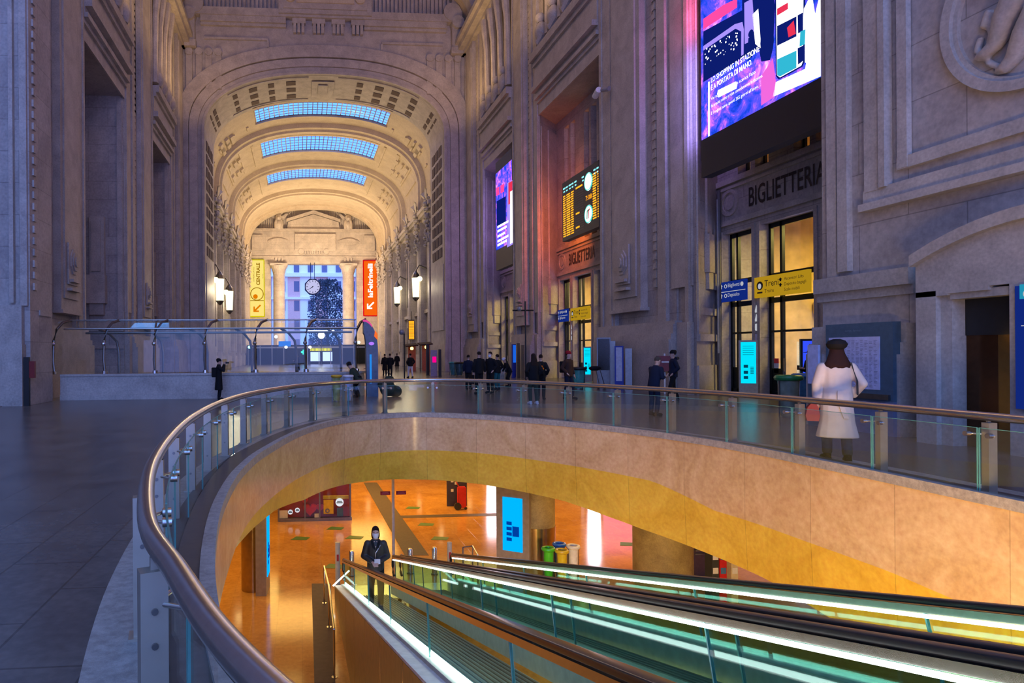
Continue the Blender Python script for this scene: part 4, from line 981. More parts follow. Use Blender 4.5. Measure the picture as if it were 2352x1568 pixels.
def totem(name, label, cat, px, X, wpx, ytop, body, scr=None, sz=(.12, .55), d=.22, ang=0., decor=False):
    p = onX(px, 850, X); p.z = 0; w_ = wpx*p.y/1500/max(.5, math.cos(ang)); h_ = onX(px, ytop, X).z; t = thing(name, label, cat, p); fr = Fr(p, (math.cos(ang), math.sin(ang), 0), (0, 0, 1))
    m = MB(); fr.plate(m, -w_/2, w_/2, 0, h_, -d, 0); fr.plate(m, -w_/2-.03, w_/2+.03, 0, .06, -d-.02, .02); m.build('cabinet', body, t)
    if scr:
        m = MB(); fr.plate(m, -w_/2+.06, w_/2-.06, sz[0]*h_, h_-.07, 0, .008); s = sub(m.build('display', scr, t))
        if decor:
            m = MB(); z0 = sz[0]*h_; k_ = h_-z0
            for a in (.1, .22, .36): fr.plate(m, -w_*.25, -w_*.02, z0+k_*a, z0+k_*(a+.07), .008, .012)
            for a in range(7): fr.plate(m, w_*.1, w_*.28, z0+k_*(.22+.025*a), z0+k_*(.232+.025*a), .008, .012)
            for a in range(5): fr.plate(m, -w_*.3, w_*.28, z0+k_*(.66+.05*a), z0+k_*(.668+.05*a), .008, .012)
            m.build('display_content', CYD, s)
    return t
AF = -math.radians(62)
A0 = -math.radians(30)
totem('information_kiosk', 'glowing cyan information kiosk between the doors beside us', 'kiosk', 1719, 17.35, 34, 781, GREY, CYAN, (.24, 1), ang=A0, decor=True)
totem('information_kiosk', 'glowing cyan information kiosk at the doors under the departure board', 'kiosk', 1349, 17.35, 17, 796, GREY, CYAN, (.2, 1), ang=A0, decor=True)
totem('ticket_machine', 'dark grey ticket machine standing before the second pier', 'ticket machine', 1387, 15.1, 27, 775, GREY, DARKW, (.35, 1), ang=A0)
totem('timetable_totem', 'blue-topped white timetable totem in front of the second pier', 'totem', 1422, 14.9, 17, 794, SB, plain('totem_paper', (.55, .56, .68), .6), (.2, 1), ang=A0)
totem('information_post', 'plain dark post left of the timetable totem', 'post', 1408, 15.2, 10, 783, STEELD, ang=A0); totem('information_post', 'plain dark post right of the timetable totem', 'post', 1444, 15.2, 13, 800, STEELD, ang=A0)
totem('advertising_totem', 'slim totem with a lit blue panel at the third pier', 'totem', 1182, 15.1, 11, 790, SB, glow('blue_panel', (.01, .12, .7), 1), (.45, .8))
totem('dark_totem', 'wider of two dark slim panels at the third pier', 'totem', 1191, 15.1, 7, 788, STEELD); totem('dark_totem', 'narrower of two dark slim panels at the third pier', 'totem', 1201, 15.1, 7, 792, STEELD)
totem('vending_kiosk', 'blue-lit kiosk behind the man in a cap by the doors', 'kiosk', 1855, 16.9, 24, 778, BLACK, glow('violet_blue_screen', (.03, .07, .9), 1.2), (.25, 1), ang=A0)
t = totem('magenta_totem', 'dark totem with a small magenta screen at the base of the arch', 'totem', 997, 10.3, 15, 804, plain('totem_lilac', (.30, .27, .42), .5)); q_ = onX(997, 850, 10.3); fr = Fr((q_.x, q_.y, 0), (1, 0, 0), (0, 0, 1)); m = MB(); fr.plate(m, -.12, .18, .75+.3, 1.5, 0, .02); m.build('display', glow('magenta_screen', (.8, .0, .22), 1.2), t)
totem('dark_post', 'tall dark post left of the magenta screen', 'post', 983, 10.2, 7, 790, BLACK); totem('dark_post', 'dark post right of the magenta screen', 'post', 1011, 10.5, 6, 802, BLACK)
# red cabinets
p = onX(1527, 850, 15.2); p.z = 0; t = thing('hose_cabinet', 'red fire hose cabinet on a post between two men in dark coats', 'cabinet', p); fr = Fr(p, (math.cos(-.5), math.sin(-.5), 0), (0, 0, 1))
m = MB(); fr.plate(m, -.34, .34, .95, 1.6, -.2, 0); m.build('box', plain('fire_red', (.20, .012, .012), .4), t); m = MB(); fr.plate(m, -.03, .03, 0, 1.7, -.22, -.16); m.build('post', WHITE, t)
m = MB(); fr.plate(m, -.12, .16, 1.32, 1.38, 0, .01); m.build('label_plate', WHITE, t)
p = onZ(80, 929, 0)+Vector((0, -.45, 0)); t = thing('fire_extinguisher', 'red extinguisher box beside a black pipe on the left pier', 'extinguisher', p); fr = FR(p.x, 0, p.y)
m = MB(); fr.plate(m, .03, .22, 1.0, 1.6, .0, .12); m.build('box', MATS['fire_red'], t); m = MB(); fr.plate(m, -.16, .02, 0, 1.75, .0, .12); m.build('pipe_cover', BLACK, t)
p = onX(1654, 900, XB-.25); t = thing('downpipe', 'dark downpipe in the corner left of the doors beside us', 'pipe', (p.x, p.y, 0)); m = MB(); m.tube([(p.x, p.y, 0), (p.x, p.y, 8.6)], .07, 10); m.build('pipe', PIPE, t)
m = MB(); m.tube([(p.x-.1, p.y-.05, 1.7), (p.x-.1, p.y-.05, 8.2)], .04, 8); m.build('conduit', GREY, t)
# cctv camera on the second pier, thin lamp posts
p = onX(1392, 213, 15.75); t = thing('security_camera', 'white security camera on a bracket high on the second pier', 'camera', p)
m = MB(); m.tube([p+Vector((.1, 0, .1)), p+Vector((-.35, .25, .18))], .05, 8); m.build('bracket', WHITE, t); m = MB(); m.tube([p+Vector((-.3, .6, .05)), p+Vector((-.38, 0, .15))], .16, 12); m.build('housing', WHITE, t); m = MB(); m.tube([p+Vector((-.1, -.55, .0)), p+Vector((-.25, -.1, .1))], .12, 12); m.build('second_housing', GREY, t)
p = onZ(1208, 876, 0); t = thing('slim_signpost', 'thin black pole with a small cross arm at the third pier', 'pole', p)
m = MB(); m.tube([p, p+Vector((0, 0, 4.9))], .05, 8); m.build('pole', BLACK, t); m = MB(); m.tube([p+Vector((-.8, 0, 4.35)), p+Vector((.5, 0, 4.35))], .05, 8); m.build('cross_arm', BLACK, t); m = MB(); m.sphere(p+Vector((-.4, -.05, 4.45)), .16, 6); m.build('camera_dome', GREY, t)
p = onZ(929, 872, 0); t = thing('slim_signpost', 'thin dark pole with a small lamp head beyond the glass screen', 'pole', p)
m = MB(); m.tube([p, p+Vector((0, 0, 3.2))], .045, 8); m.build('pole', BLACK, t); m = MB(); m.sphere(p+Vector((-.15, 0, 3.2)), .2, 6); m.build('lamp_head', GREY, t)

# lift: dark door in the portal with its blue sign, and the information board beside
t = thing('lift_door', 'dark brown reflecting lift door inside the stone portal', 'lift', (12.45, (y2p+y3p)/2, 0)); xd = onY(2217, 800, y2p).x+.02
BRONZE = plain('dark_bronze', (.10, .045, .02), .18, .8)
m = MB(); m.box(xd, xd+.06, y3p, y2p-.005, 0, 2.05); m.build('door_panel', BRONZE, t)
m = MB(); m.box(xd-.02, xd+.06, y3p, y2p-.005, 2.05, 2.72); m.build('header', BLACK, t); m = MB(); m.box(xd-.015, xd, y3p+.03, y3p+.09, 0, 2.05); m.build('door_post', BLACK, t); m = MB(); m.box(xd-.01, xd, y3p+.09, y3p+.5, 0, 2.05); m.build('door_leaf', plain('bronze_leaf', (.34, .2, .06), .2, .9), t)
lamp('lift_lamp', 'POINT', (xd-.12, y3p+.25, 2.0), 1.2, (1, .6, .15), .05)
ys_ = onX(2332, 800, 11.88).y
t = thing('lift_sign', 'tall blue vertical sign with white lift lettering beside the dark portal', 'sign', (11.9, ys_-.3, .8)); fr = RW(ys_, 0, 11.88)
m = MB(); fr.plate(m, 0, .55, .80, 2.84, -.05, 0); m.build('sign_panel', SBG, t)
q = Fr(fr.p(.30, 1.12, .01), (0, 0, 1), (0, 1, 0))
for s, a, b, bo in (('Ascensore', 0, 1.02, .025), ('Lift', 1.12, .36, 0)):
    o = text(q, s, a, -.02, .165, INKW, 'lettering', t, width=b, d=0., bold=bo)
m = MB(); fr.plate(m, .1, .36, 2.17, 2.185, .0, .012); m.build('divider', INKW, t)
m = MB(); fr.ring(m, .25, .98, .085, .11, .0, .012); fr.plate(m, .17, .33, .9, .915, 0, .012); m.build('lift_symbol', INKW, t)
text(fr, 'm', .18, .94, .1, INKW, 'symbol_letter', t, d=.012)
m = MB(); fr.plate(m, .08, .34, 2.62, 2.86, 0, .012); m.build('wheelchair_field', glow('sign_cyan', (.02, .35, .55), .8), t); m = MB(); fr.ring(m, .2, 2.70, .05, .065, .012, .02, 16); fr.plate(m, .17, .19, 2.70, 2.8, .012, .02); fr.disc(m, .18, 2.82, .018, .012, .02, 10); m.build('wheelchair_symbol', INKW, t)
t = thing('information_board', 'wide grey-blue framed timetable board behind the woman in the white coat', 'notice board', (12.2, 13.4, 0)); fr = RW(14.25, 0, 12.16)
FRM = plain('board_frame', (.10, .17, .24), .4, .3); m = MB(); fr.plate(m, 0, 1.72, .72, 2.38, -.18, 0); m.build('frame', FRM, t)
m = MB(); fr.plate(m, .1, 1.42, .95, 2.08, 0, .012); pp = sub(m.build('timetable_sheet', plain('timetable_paper', (.62, .62, .86), .4), t)); m = MB(); rnd = random.Random(8)
for c_ in range(11):
    for r_ in range(34):
        if rnd.random() < .8: fr.plate(m, .16+c_*.112, .16+c_*.112+rnd.uniform(.04, .09), 1.0+r_*.030, 1.012+r_*.030, .012, .014)
m.build('print', plain('timetable_ink', (.30, .31, .48), .6), pp)
text(fr, 'Arrivi  Arrivals', .55, 2.2, .05, plain('faded_print', (.2, .3, .4), .5), 'board_heading', t, d=.01)
m = MB(); fr.plate(m, .05, 1.66, .75, .86, 0, .05); m.build('lower_rail', STEELD, t); m = MB(); fr.plate(m, .1, 1.5, 0, .72, -.12, -.04); fr.plate(m, 1.5, 1.72, 0, .72, -.18, 0); m.build('base_panel', plain('board_base', (.16, .20, .33), .5), t)
t = thing('notice_panel', 'pale narrow notice panel left of the wide timetable board', 'notice board', (12.2, 14.6, 0)); fr = RW(14.8, 0, 12.16); m = MB(); fr.plate(m, .0, .32, 1.0, 1.92, -.06, 0); m.build('sheet', MATS['timetable_paper'], t)
m = MB(); fr.plate(m, -.03, .35, .0, 1.0, -.1, -.03); m.build('stand', FRM, t)
# ================================================================== PEOPLE
def fuse(mb, vox, it=4):
    """one continuous skin out of overlapping limbs"""
    me = bpy.data.meshes.new('tmp'); me.from_pydata(mb.v, [], mb.f); ob = bpy.data.objects.new('tmp', me); C.objects.link(ob)
    b_ = bmesh.new(); b_.from_mesh(me); bmesh.ops.recalc_face_normals(b_, faces=b_.faces); b_.to_mesh(me); b_.free()
    r = ob.modifiers.new('r', 'REMESH'); r.mode = 'VOXEL'; r.voxel_size = vox
    s = ob.modifiers.new('s', 'SMOOTH'); s.iterations = it; s.factor = .5
    bpy.context.view_layer.update(); m2 = bpy.data.meshes.new_from_object(ob.evaluated_get(bpy.context.evaluated_depsgraph_get()))
    o = MB(); o.v = [v.co.copy() for v in m2.vertices]; o.f = [tuple(p.vertices) for p in m2.polygons]
    bpy.data.objects.remove(ob); bpy.data.meshes.remove(me); bpy.data.meshes.remove(m2); return o
SKIN = plain('skin', (.55, .33, .25), .5, var=.06)
def cloth(name, col): return plain(name, col, .85, var=.07, scale=6, spec=.2)
CL = {k: cloth('cloth_'+k, c) for k, c in dict(black=(.010, .010, .012), navy=(.012, .016, .035), cream=(.60, .51, .45), jeans=(.03, .10, .24), olive=(.035, .045, .03), brown=(.055, .025, .018), grey=(.05, .05, .055),
      white=(.7, .68, .72), teal=(.02, .12, .14), red=(.30, .012, .02), leather=(.022, .020, .019)).items()}
CL['leather'].node_tree.nodes['Principled BSDF'].inputs['Roughness'].default_value = .6; CL['leather'].node_tree.nodes['Principled BSDF'].inputs['Specular IOR Level'].default_value = .6
HAIR = {'dark': cloth('hair_dark', (.018, .010, .008)), 'grey': cloth('hair_grey', (.07, .055, .045)), 'auburn': cloth('hair_auburn', (.026, .010, .009))}
ARM = dict(down=((.25, -.03, 1.15), (.27, .05, .90)), pocket=((.29, -.07, 1.16), (.20, .09, .96)), phone=((.25, .02, 1.14), (.10, .27, 1.20)), photo=((.24, .18, 1.26), (.07, .24, 1.55)), fold=((.255, -.01, 1.13), (.06, .22, 1.06)),
           bag=((.25, -.02, 1.15), (.25, .02, .88)), swing=((.25, -.12, 1.16), (.27, -.14, .92)), fwd=((.23, .14, 1.18), (.22, .32, 1.05)))
def person(label, pos, h, yaw, arms=('down', 'down'), stride=0., lean=0., crouch=0., top='jacket', topc='black', legs='black', shoe='black', hair='dark', hstyle='short', hat=None, mask=False, vox=.022, turn=0., fingers=False, extras=None, group=None):
    s = h/1.75; cy, sy = math.cos(yaw), math.sin(yaw); base = Vector(pos)
    t = thing('person', label, 'person', pos, group)
    ca, sa = math.cos(lean), math.sin(lean); hz = .93-crouch*.42; hy = -crouch*.12
    def W(p): p = Vector(p)*s; return base+Vector((p.x*cy-p.y*sy, p.x*sy+p.y*cy, p.z))
    def U(p):                                             # upper body leans about the hips
        x, y, z = p; dz = z-.93; return (x, hy+y*ca+dz*sa, hz+dz*ca-y*sa)
    ct, st_ = math.cos(turn), math.sin(turn)
    def Hd(p): x, y, z = p; x, y = x*ct-y*st_, x*st_+y*ct; return U((x, y+.015, z))
    def ring(m, z, rx, ry, y=0, f=U, n=14, x=0): return [W(f((x+rx*math.cos(2*PI*k/n), y+ry*math.sin(2*PI*k/n), z))) for k in range(n)]
    def tb(m, pts, rad, n=10):
        for k in range(len(pts)-1): m.tube([W(pts[k]), W(pts[k+1])], [rad[k]*s, rad[k+1]*s], n)
        for k in range(1, len(pts)-1): m.sphere(W(pts[k]), rad[k]*s*1.02, 6)
    def ball(m, p, r, sc=(1, 1, 1)): m.sphere(W(p), r*s, 7, sc)
    leg = []
    for sd, st in ((-1, stride), (1, -stride)):
        a = (sd*.10, st, .075); k = (sd*.105, hy*.3+st*.5+.05+crouch*.34, .50-crouch*.06); leg.append(((sd*.085, hy, hz-.01), k, a, (sd*.12, st+.15, .035)))
    armp = []
    for sd, nm in ((-1, arms[0]), (1, arms[1])):
        e, w_ = ARM[nm]; armp.append((U((sd*.168, 0, 1.395)), U((sd*e[0], e[1], e[2])), U((sd*w_[0], w_[1], w_[2]))))
    # body
    m = MB()
    m.loft([ring(m, z, rx, ry, y) for z, rx, ry, y in ((.84, .12, .09, 0), (.95, .155, .10, 0), (1.10, .13, .088, 0), (1.25, .15, .10, .0), (1.38, .17, .10, 0), (1.46, .10, .075, 0), (1.50, .055, .055, .0))], True, True)
    tb(m, [U((0, 0, 1.44)), U((0, .01, 1.50)), U((0, .015, 1.57))], [.062, .055, .055])
    m.loft([ring(m, z, rx, ry, y, Hd) for z, rx, ry, y in ((1.525, .035, .045, .045), (1.55, .055, .075, .02), (1.60, .066, .090, .008), (1.66, .072, .097, .0), (1.70, .068, .090, -.004), (1.735, .048, .062, -.006), (1.75, .02, .026, -.006))], True, True)
    m.loft([[W(Hd(q)) for q in ((-.012, .085, 1.655), (.012, .085, 1.655), (.017, .105, 1.615), (-.017, .105, 1.615))], [W(Hd(q)) for q in ((-.008, .07, 1.66), (.008, .07, 1.66), (.012, .08, 1.607), (-.012, .08, 1.607))]], True, True)
    for sd in (-1, 1): ball(m, Hd((sd*.074, -.004, 1.635)), .024, (.5, 1, 1.3))
    for a in armp:
        tb(m, a, [.052, .040, .028])
        d = (Vector(a[2])-Vector(a[1])).normalized(); pm = Vector(a[2])+d*.05; tip = Vector(a[2])+d*.085
        tb(m, [a[2], tuple(pm), tuple(tip)], [.028, .036, .030], 8)
        side = d.cross(Vector((0, 0, 1))); side = side.normalized() if side.length > .1 else Vector((0, 1, 0))
        curl = Vector((0, .6, -.2)) if abs(d.z) > .6 else Vector((0, 0, -.7))
        for j, (o_, ln) in enumerate(((-.027, .068), (-.009, .080), (.009, .074), (.027, .056))):
            b0 = tip+side*o_; b1 = b0+d*ln*.55+curl*.008; b2 = b1+d*ln*.35+curl*.022; tb(m, [tuple(b0-d*.02), tuple(b1), tuple(b2)], [.0105, .0095, .008], 6)
        th = Vector(a[2])+d*.03+side*.03; tb(m, [tuple(th), tuple(th+d*.03+side*.02+curl*.012), tuple(th+d*.06+side*.022+curl*.03)], [.013, .011, .009], 6)
    for l in leg: tb(m, l[:3], [.082, .055, .040]); tb(m, [l[2], l[3]], [.045, .035])
    fuse(m, vox if not fingers else .010, 2).build('body', SKIN, t, smooth=True)
    # trousers and shoes
    m = MB(); m.loft([ring(m, hz+dz, rx, ry, hy, f=lambda p: p) for dz, rx, ry in ((-.11, .13, .10), (0, .168, .118), (.10, .15, .11), (.16, .14, .10))], True, True)
    for l in leg: tb(m, [l[0], l[1], (l[2][0], l[2][1], .12)], [.10, .075, .064])
    fuse(m, vox).build('trousers', CL[legs], t, smooth=True)
    for l in leg:
        m = MB(); a = l[2]; b_ = l[3]; tb(m, [(a[0], a[1]-.05, .05), (a[0], a[1]+.03, .06), (b_[0]*.9+a[0]*.1, b_[1], .042), (b_[0], b_[1]+.04, .035)], [.045, .052, .046, .03]); tb(m, [(a[0], a[1], .06), (a[0], a[1]-.005, .14)], [.05, .048])
        m.build('shoe', CL[shoe], t, smooth=True)
    # top
    m = MB(); tc = CL[topc]
    if top == 'jacket': R = ((.84, .185, .135, 0), (.98, .185, .135, 0), (1.12, .178, .13, 0), (1.27, .19, .14, 0), (1.37, .195, .13, 0), (1.42, .165, .115, 0), (1.46, .115, .095, 0), (1.495, .078, .08, .0))
    elif top == 'puffer': R = ((.88, .21, .16, 0), (.96, .225, .17, 0), (1.10, .205, .16, 0), (1.27, .22, .165, 0), (1.37, .215, .15, 0), (1.43, .165, .13, 0), (1.47, .12, .11, 0), (1.51, .095, .098, .0), (1.55, .092, .095, .01))
    else: R = ((.42, .235, .175, -.01), (.60, .22, .165, -.005), (.80, .205, .15, 0), (.98, .195, .14, 0), (1.12, .18, .13, 0), (1.27, .19, .14, 0), (1.37, .20, .13, 0), (1.42, .17, .115, 0), (1.46, .12, .095, 0), (1.50, .08, .08, .0), (1.54, .075, .078, .0))
    if top == 'longcoat': R = ((.37, .27, .19, -.01),)+R[1:3]+R[3:]
    m.loft([ring(m, z, rx, ry, y) for z, rx, ry, y in R], True, True)
    pw = .012 if top == 'puffer' else 0
    for a in armp:
        d = (Vector(a[2])-Vector(a[1])); e2 = tuple(Vector(a[1])+d*.93); tb(m, [a[0], a[1], e2], [.078+pw, .064+pw, .052+pw])
        ball(m, a[0], .077+pw)
    fuse(m, vox*.9).build('coat' if 'coat' in top else 'jacket', tc, t, smooth=True)
    # hair, hat, mask
    hc = HAIR[hair]; m = MB()
    m.loft([ring(m, z, rx, ry, y, Hd) for z, rx, ry, y in ((1.62, .074, .070, -.036), (1.66, .081, .092, -.018), (1.71, .078, .098, -.006), (1.75, .056, .07, -.008), (1.768, .02, .03, -.008))], True, True)
    if hstyle == 'bob':
        for k in range(9): a_ = PI*(1.08+.84*k/8); m.sphere(W(Hd((.135*math.cos(a_), -.03+.085*math.sin(a_), 1.425+.018*math.sin(k*2.4)))), .042*s, 5, (1, 1, 1.3))
    if hstyle == 'long':
        m.loft([ring(m, z, rx, ry, y, Hd) for z, rx, ry, y in ((1.30, .10, .03, -.10), (1.36, .145, .05, -.10), (1.46, .13, .06, -.075), (1.56, .105, .075, -.05), (1.65, .088, .09, -.025), (1.70, .07, .08, -.01))], True, True)
    elif hstyle == 'bob': m.loft([ring(m, z, rx, ry, y, Hd) for z, rx, ry, y in ((1.39, .10, .035, -.095), (1.42, .15, .055, -.09), (1.48, .145, .07, -.07), (1.54, .125, .08, -.05), (1.60, .10, .085, -.03), (1.68, .085, .095, -.015))], True, True)
    elif hstyle == 'tied': m.loft([ring(m, z, rx, ry, y, Hd) for z, rx, ry, y in ((1.49, .080, .055, -.055), (1.55, .094, .078, -.042), (1.62, .092, .092, -.028), (1.69, .084, .096, -.012))], True, True)
    if hstyle != 'none': fuse(m, .018, 3).build('hair', hc, t, smooth=True)
    if hat:
        m = MB(); kind, col = hat
        if kind == 'beanie': m.loft([ring(m, z, rx, ry, y, Hd) for z, rx, ry, y in ((1.665, .088, .106, -.006), (1.70, .094, .112, -.01), (1.745, .09, .105, -.02), (1.785, .062, .075, -.025), (1.80, .02, .03, -.025))], True, True)
        elif kind == 'beret': m.loft([ring(m, z, rx, ry, y, Hd) for z, rx, ry, y in ((1.655, .082, .10, -.01), (1.69, .12, .135, -.025), (1.735, .135, .145, -.03), (1.785, .105, .12, -.03), (1.81, .04, .05, -.03))], True, True)
        elif kind == 'hood': m.loft([ring(m, z, rx, ry, y, Hd) for z, rx, ry, y in ((1.46, .13, .12, -.05), (1.56, .105, .11, -.045), (1.66, .10, .108, -.03), (1.74, .085, .095, -.03), (1.79, .03, .04, -.03))], True, True)
        elif kind == 'cap':
            m.loft([ring(m, z, rx, ry, y, Hd) for z, rx, ry, y in ((1.675, .086, .104, -.004), (1.73, .08, .098, -.006), (1.77, .05, .06, -.01), (1.78, .01, .012, -.01))], True, True); m.loft([[W(Hd(q)) for q in ((-.06, .08, 1.685), (.06, .08, 1.685), (.045, .19, 1.672), (-.045, .19, 1.672))], [W(Hd(q)) for q in ((-.06, .08, 1.70), (.06, .08, 1.70), (.045, .19, 1.68), (-.045, .19, 1.68))]], True, True)
        m.build('hood' if kind == 'hood' else 'hat', CL[col], t, smooth=True)
    if mask:
        m = MB(); m.loft([ring(m, z, rx, ry, y, Hd, 12) for z, rx, ry, y in ((1.53, .045, .05, .05), (1.56, .062, .078, .032), (1.60, .070, .086, .026), (1.632, .068, .08, .028))], True, True); m.build('face_mask', CL['white'], t, smooth=True)
    if extras: extras(t, W, U)
    return t
def foot(px, py): return onZ(px, py, 0)
EYE = plain('eye_dark', (.01, .008, .008), .2)
def backpack(t, W, U, col='black', name='backpack'):
    m = MB(); m.loft([[W(U((x, y, z))) for x, y in ((-.15, -.12), (.15, -.12), (.14, -.30), (-.14, -.30))] for z in (.98, 1.05, 1.3, 1.40)], True, True); m.build(name, CL[col], t, bevel=.02)
R90 = PI/2
# photographer by the stairwell wall
def ph(t, W, U):
    backpack(t, W, U); m = MB(); m.obox(W(U((0, .30, 1.60))), W(U((.06, .30, 1.6)))-W(U((0, .30, 1.6))), W(U((0, .34, 1.6)))-W(U((0, .30, 1.6))), Vector((0, 0, .04))); m.build('camera', BLACK, t)
    m = MB(); m.tube([W(U((-.02, .34, 1.60))), W(U((-.02, .44, 1.60)))], .035, 10); m.build('camera_lens', BLACK, t)
person('person in long dark coat with backpack photographing beside the low stairwell wall', foot(503, 918), 1.60, -R90*.85, ('photo', 'photo'), top='coat', hat=('beanie', 'black'), extras=ph)
# woman in the cream coat
def wcoat(t, W, U):
    m = MB(); n = 16; m.loft([[W(U((.190*math.cos(2*PI*k/n), .138*math.sin(2*PI*k/n), z))) for k in range(n)] for z in (1.03, 1.035, 1.085, 1.09)], True, True); m.build('belt', CL['cream'], t, smooth=True)
    m = MB(); m.loft([[W(U((x, y-.155, z))) for x, y in ((-.03, -.012), (.03, -.012), (.03, 0), (-.03, 0))] for z in (1.06, .9)]+[[W(U((x+.07, y-.17, .66))) for x, y in ((-.03, -.012), (.03, -.012), (.03, 0), (-.03, 0))]], True, True); m.build('belt_end', CL['cream'], t)
    m = MB(); m.loft([[W((x-.285+.0, y+.02, z)) for x, y in ((-.10*w_, -.05), (.07*w_, -.05), (.07*w_, .05), (-.10*w_, .05))] for z, w_ in ((.86, .35), (.80, .8), (.68, 1.05), (.60, .85))], True, True); m.build('red_bag', cloth('red_leather', (.36, .07, .06)), t, smooth=True)
    m = MB(); m.tube([W(U((.14, .11, 1.44))), W(U((.15, -.10, 1.46))), W(U((.21, -.14, 1.2))), W(U((.235, -.06, 1.0)))], .014, 6); m.build('bag_strap', CL['grey'], t)
person('woman seen from behind in a belted cream coat and black beret behind the glass balustrade', Vector((8.56, onX(1922, 900, 8.56).y, 0)), 1.91, math.radians(-28), ('bag', 'pocket'), .10, top='longcoat', topc='cream', legs='grey', shoe='black', hair='auburn', hstyle='bob', hat=('beret', 'black'), vox=.016, extras=wcoat)
# group by the third pier
def briefcase(t, W, U):
    m = MB(); m.obox(W((-.33, .04, .62)), Vector((.03, .0, 0)), W((0, .24, 0))-W((0, 0, 0)), Vector((0, 0, .19))); m.build('bag', CL['black'], t, bevel=.01)
person('man in black with a bag standing left of the masked man', foot(1101, 905), 1.83, .15, ('bag', 'down'), topc='black', extras=briefcase, hstyle='short')
person('man in black with a white face mask turned towards the man with the bag', foot(1127, 903), 1.82, 2.2, ('pocket', 'pocket'), topc='black', mask=True)
person('person half hidden behind the man with the bag', foot(1091, 897)+Vector((0, 1.2, 0)), 1.68, -.6, topc='navy')
person('person in dark jacket facing away, just right of the masked man', foot(1143, 896), 1.70, .5, ('pocket', 'pocket'), topc='black', legs='teal')
person('bent person with a pale cap beside the white bin', foot(1170, 888), 1.62, 1.6, ('fwd', 'fwd'), lean=.45, crouch=.15, topc='black', hat=('beanie', 'white'))
# pair with the printed backpack
person('long haired woman in black jacket, green trousers and white shoes', foot(1226, 929), 1.74, .1, ('pocket', 'pocket'), .04, top='jacket', legs='olive', shoe='white', hstyle='long')
def print_(t, W, U):
    backpack(t, W, U)
    for k, z in enumerate((1.30, 1.22)):
        fr_ = Fr(W(U((-.13+.05*k, -.303, z))), W(U((1, 0, 0)))-W(U((0, 0, 0))), (0, 0, 1)); m = MB()
        for j in range(4): fr_.plate(m, .0+j*.062, .045+j*.062, -.04, .03, 0, .006)
        m.build('orange_print', glow('orange_print', (.5, .12, .01), .5), t)
person('dark person with orange lettering on the backpack beside the long haired woman', foot(1254, 920)+Vector((0, .5, 0)), 1.70, -.5, ('pocket', 'pocket'), extras=print_)
person('person in brown coat and dark red woollen hat walking by the green bin', foot(1306, 917), 1.80, -2.6, ('down', 'pocket'), .10, top='jacket', topc='brown', legs='navy', hat=('beanie', 'red'), extras=lambda t, W, U: backpack(t, W, U))
# two men in the middle
person('stooped grey haired man in a dark coat nearest the balustrade', foot(1502, 955), 1.66, -1.2, ('fwd', 'phone'), lean=.22, top='jacket', topc='navy', legs='navy', hair='grey', turn=0.)
person('man in dark hooded jacket walking left past the red hose cabinet', foot(1547, 921), 1.80, 1.35, ('pocket', 'pocket'), .17, topc='navy', hat=('beanie', 'black'), extras=lambda t, W, U: (lambda m: m.tube([W(U((-.12, -.04, 1.48))), W(U((0, -.15, 1.50))), W(U((.12, -.04, 1.48)))], .06*1.0, 8).build('hood', CL['navy'], t, smooth=True))(MB()))
person('bearded man in black cap and jeans looking at a phone by the blue kiosk', foot(1864, 938), 1.80, 1.45, ('phone', 'phone'), topc='black', legs='jeans', hat=('cap', 'black'), extras=lambda t, W, U: (fuse(MB().sphere(W(U((0, .075, 1.56))), .06, 6, (1, 1, .8)), .02).build('beard', HAIR['dark'], t), MB().obox(W(U((0, .38, 1.23))), Vector((.01, 0, 0)), Vector((0, .04, 0)), Vector((0, 0, .07))).build('phone', BLACK, t)))
# by the yellow and white bins
person('crouching man in brown and green jacket behind the white bin', foot(822, 912), 1.72, 1.0, ('fwd', 'fwd'), lean=.62, crouch=.45, topc='olive', legs='black', hat=('beanie', 'black'))
person('standing man in black with a white mask by the grey canopy arch', foot(851, 899), 1.80, 1.4, ('fold', 'pocket'), topc='black', legs='navy', mask=True)
# far walkers
person('left one of two people in dark coats walking away in the distance', foot(884, 862), 1.72, .1, top='coat', group=None)
person('right one of two people in dark coats in the distance, over black trousers', foot(896, 868), 1.75, -.2, ('pocket', 'pocket'), .06)
person('lone small dark walker farthest along the gallery right of the pair', foot(912, 850), 1.75, 0., top='coat')
person('walker in dark jacket and white trousers beyond the balustrade', foot(943, 868), 1.75, .3, ('pocket', 'pocket'), .14, legs='white', topc='black')
person('dark figure standing behind the curved glass screen', Vector(onZ(684, 862, 0)), 1.75, 1.3, ('phone', 'pocket'), top='coat')
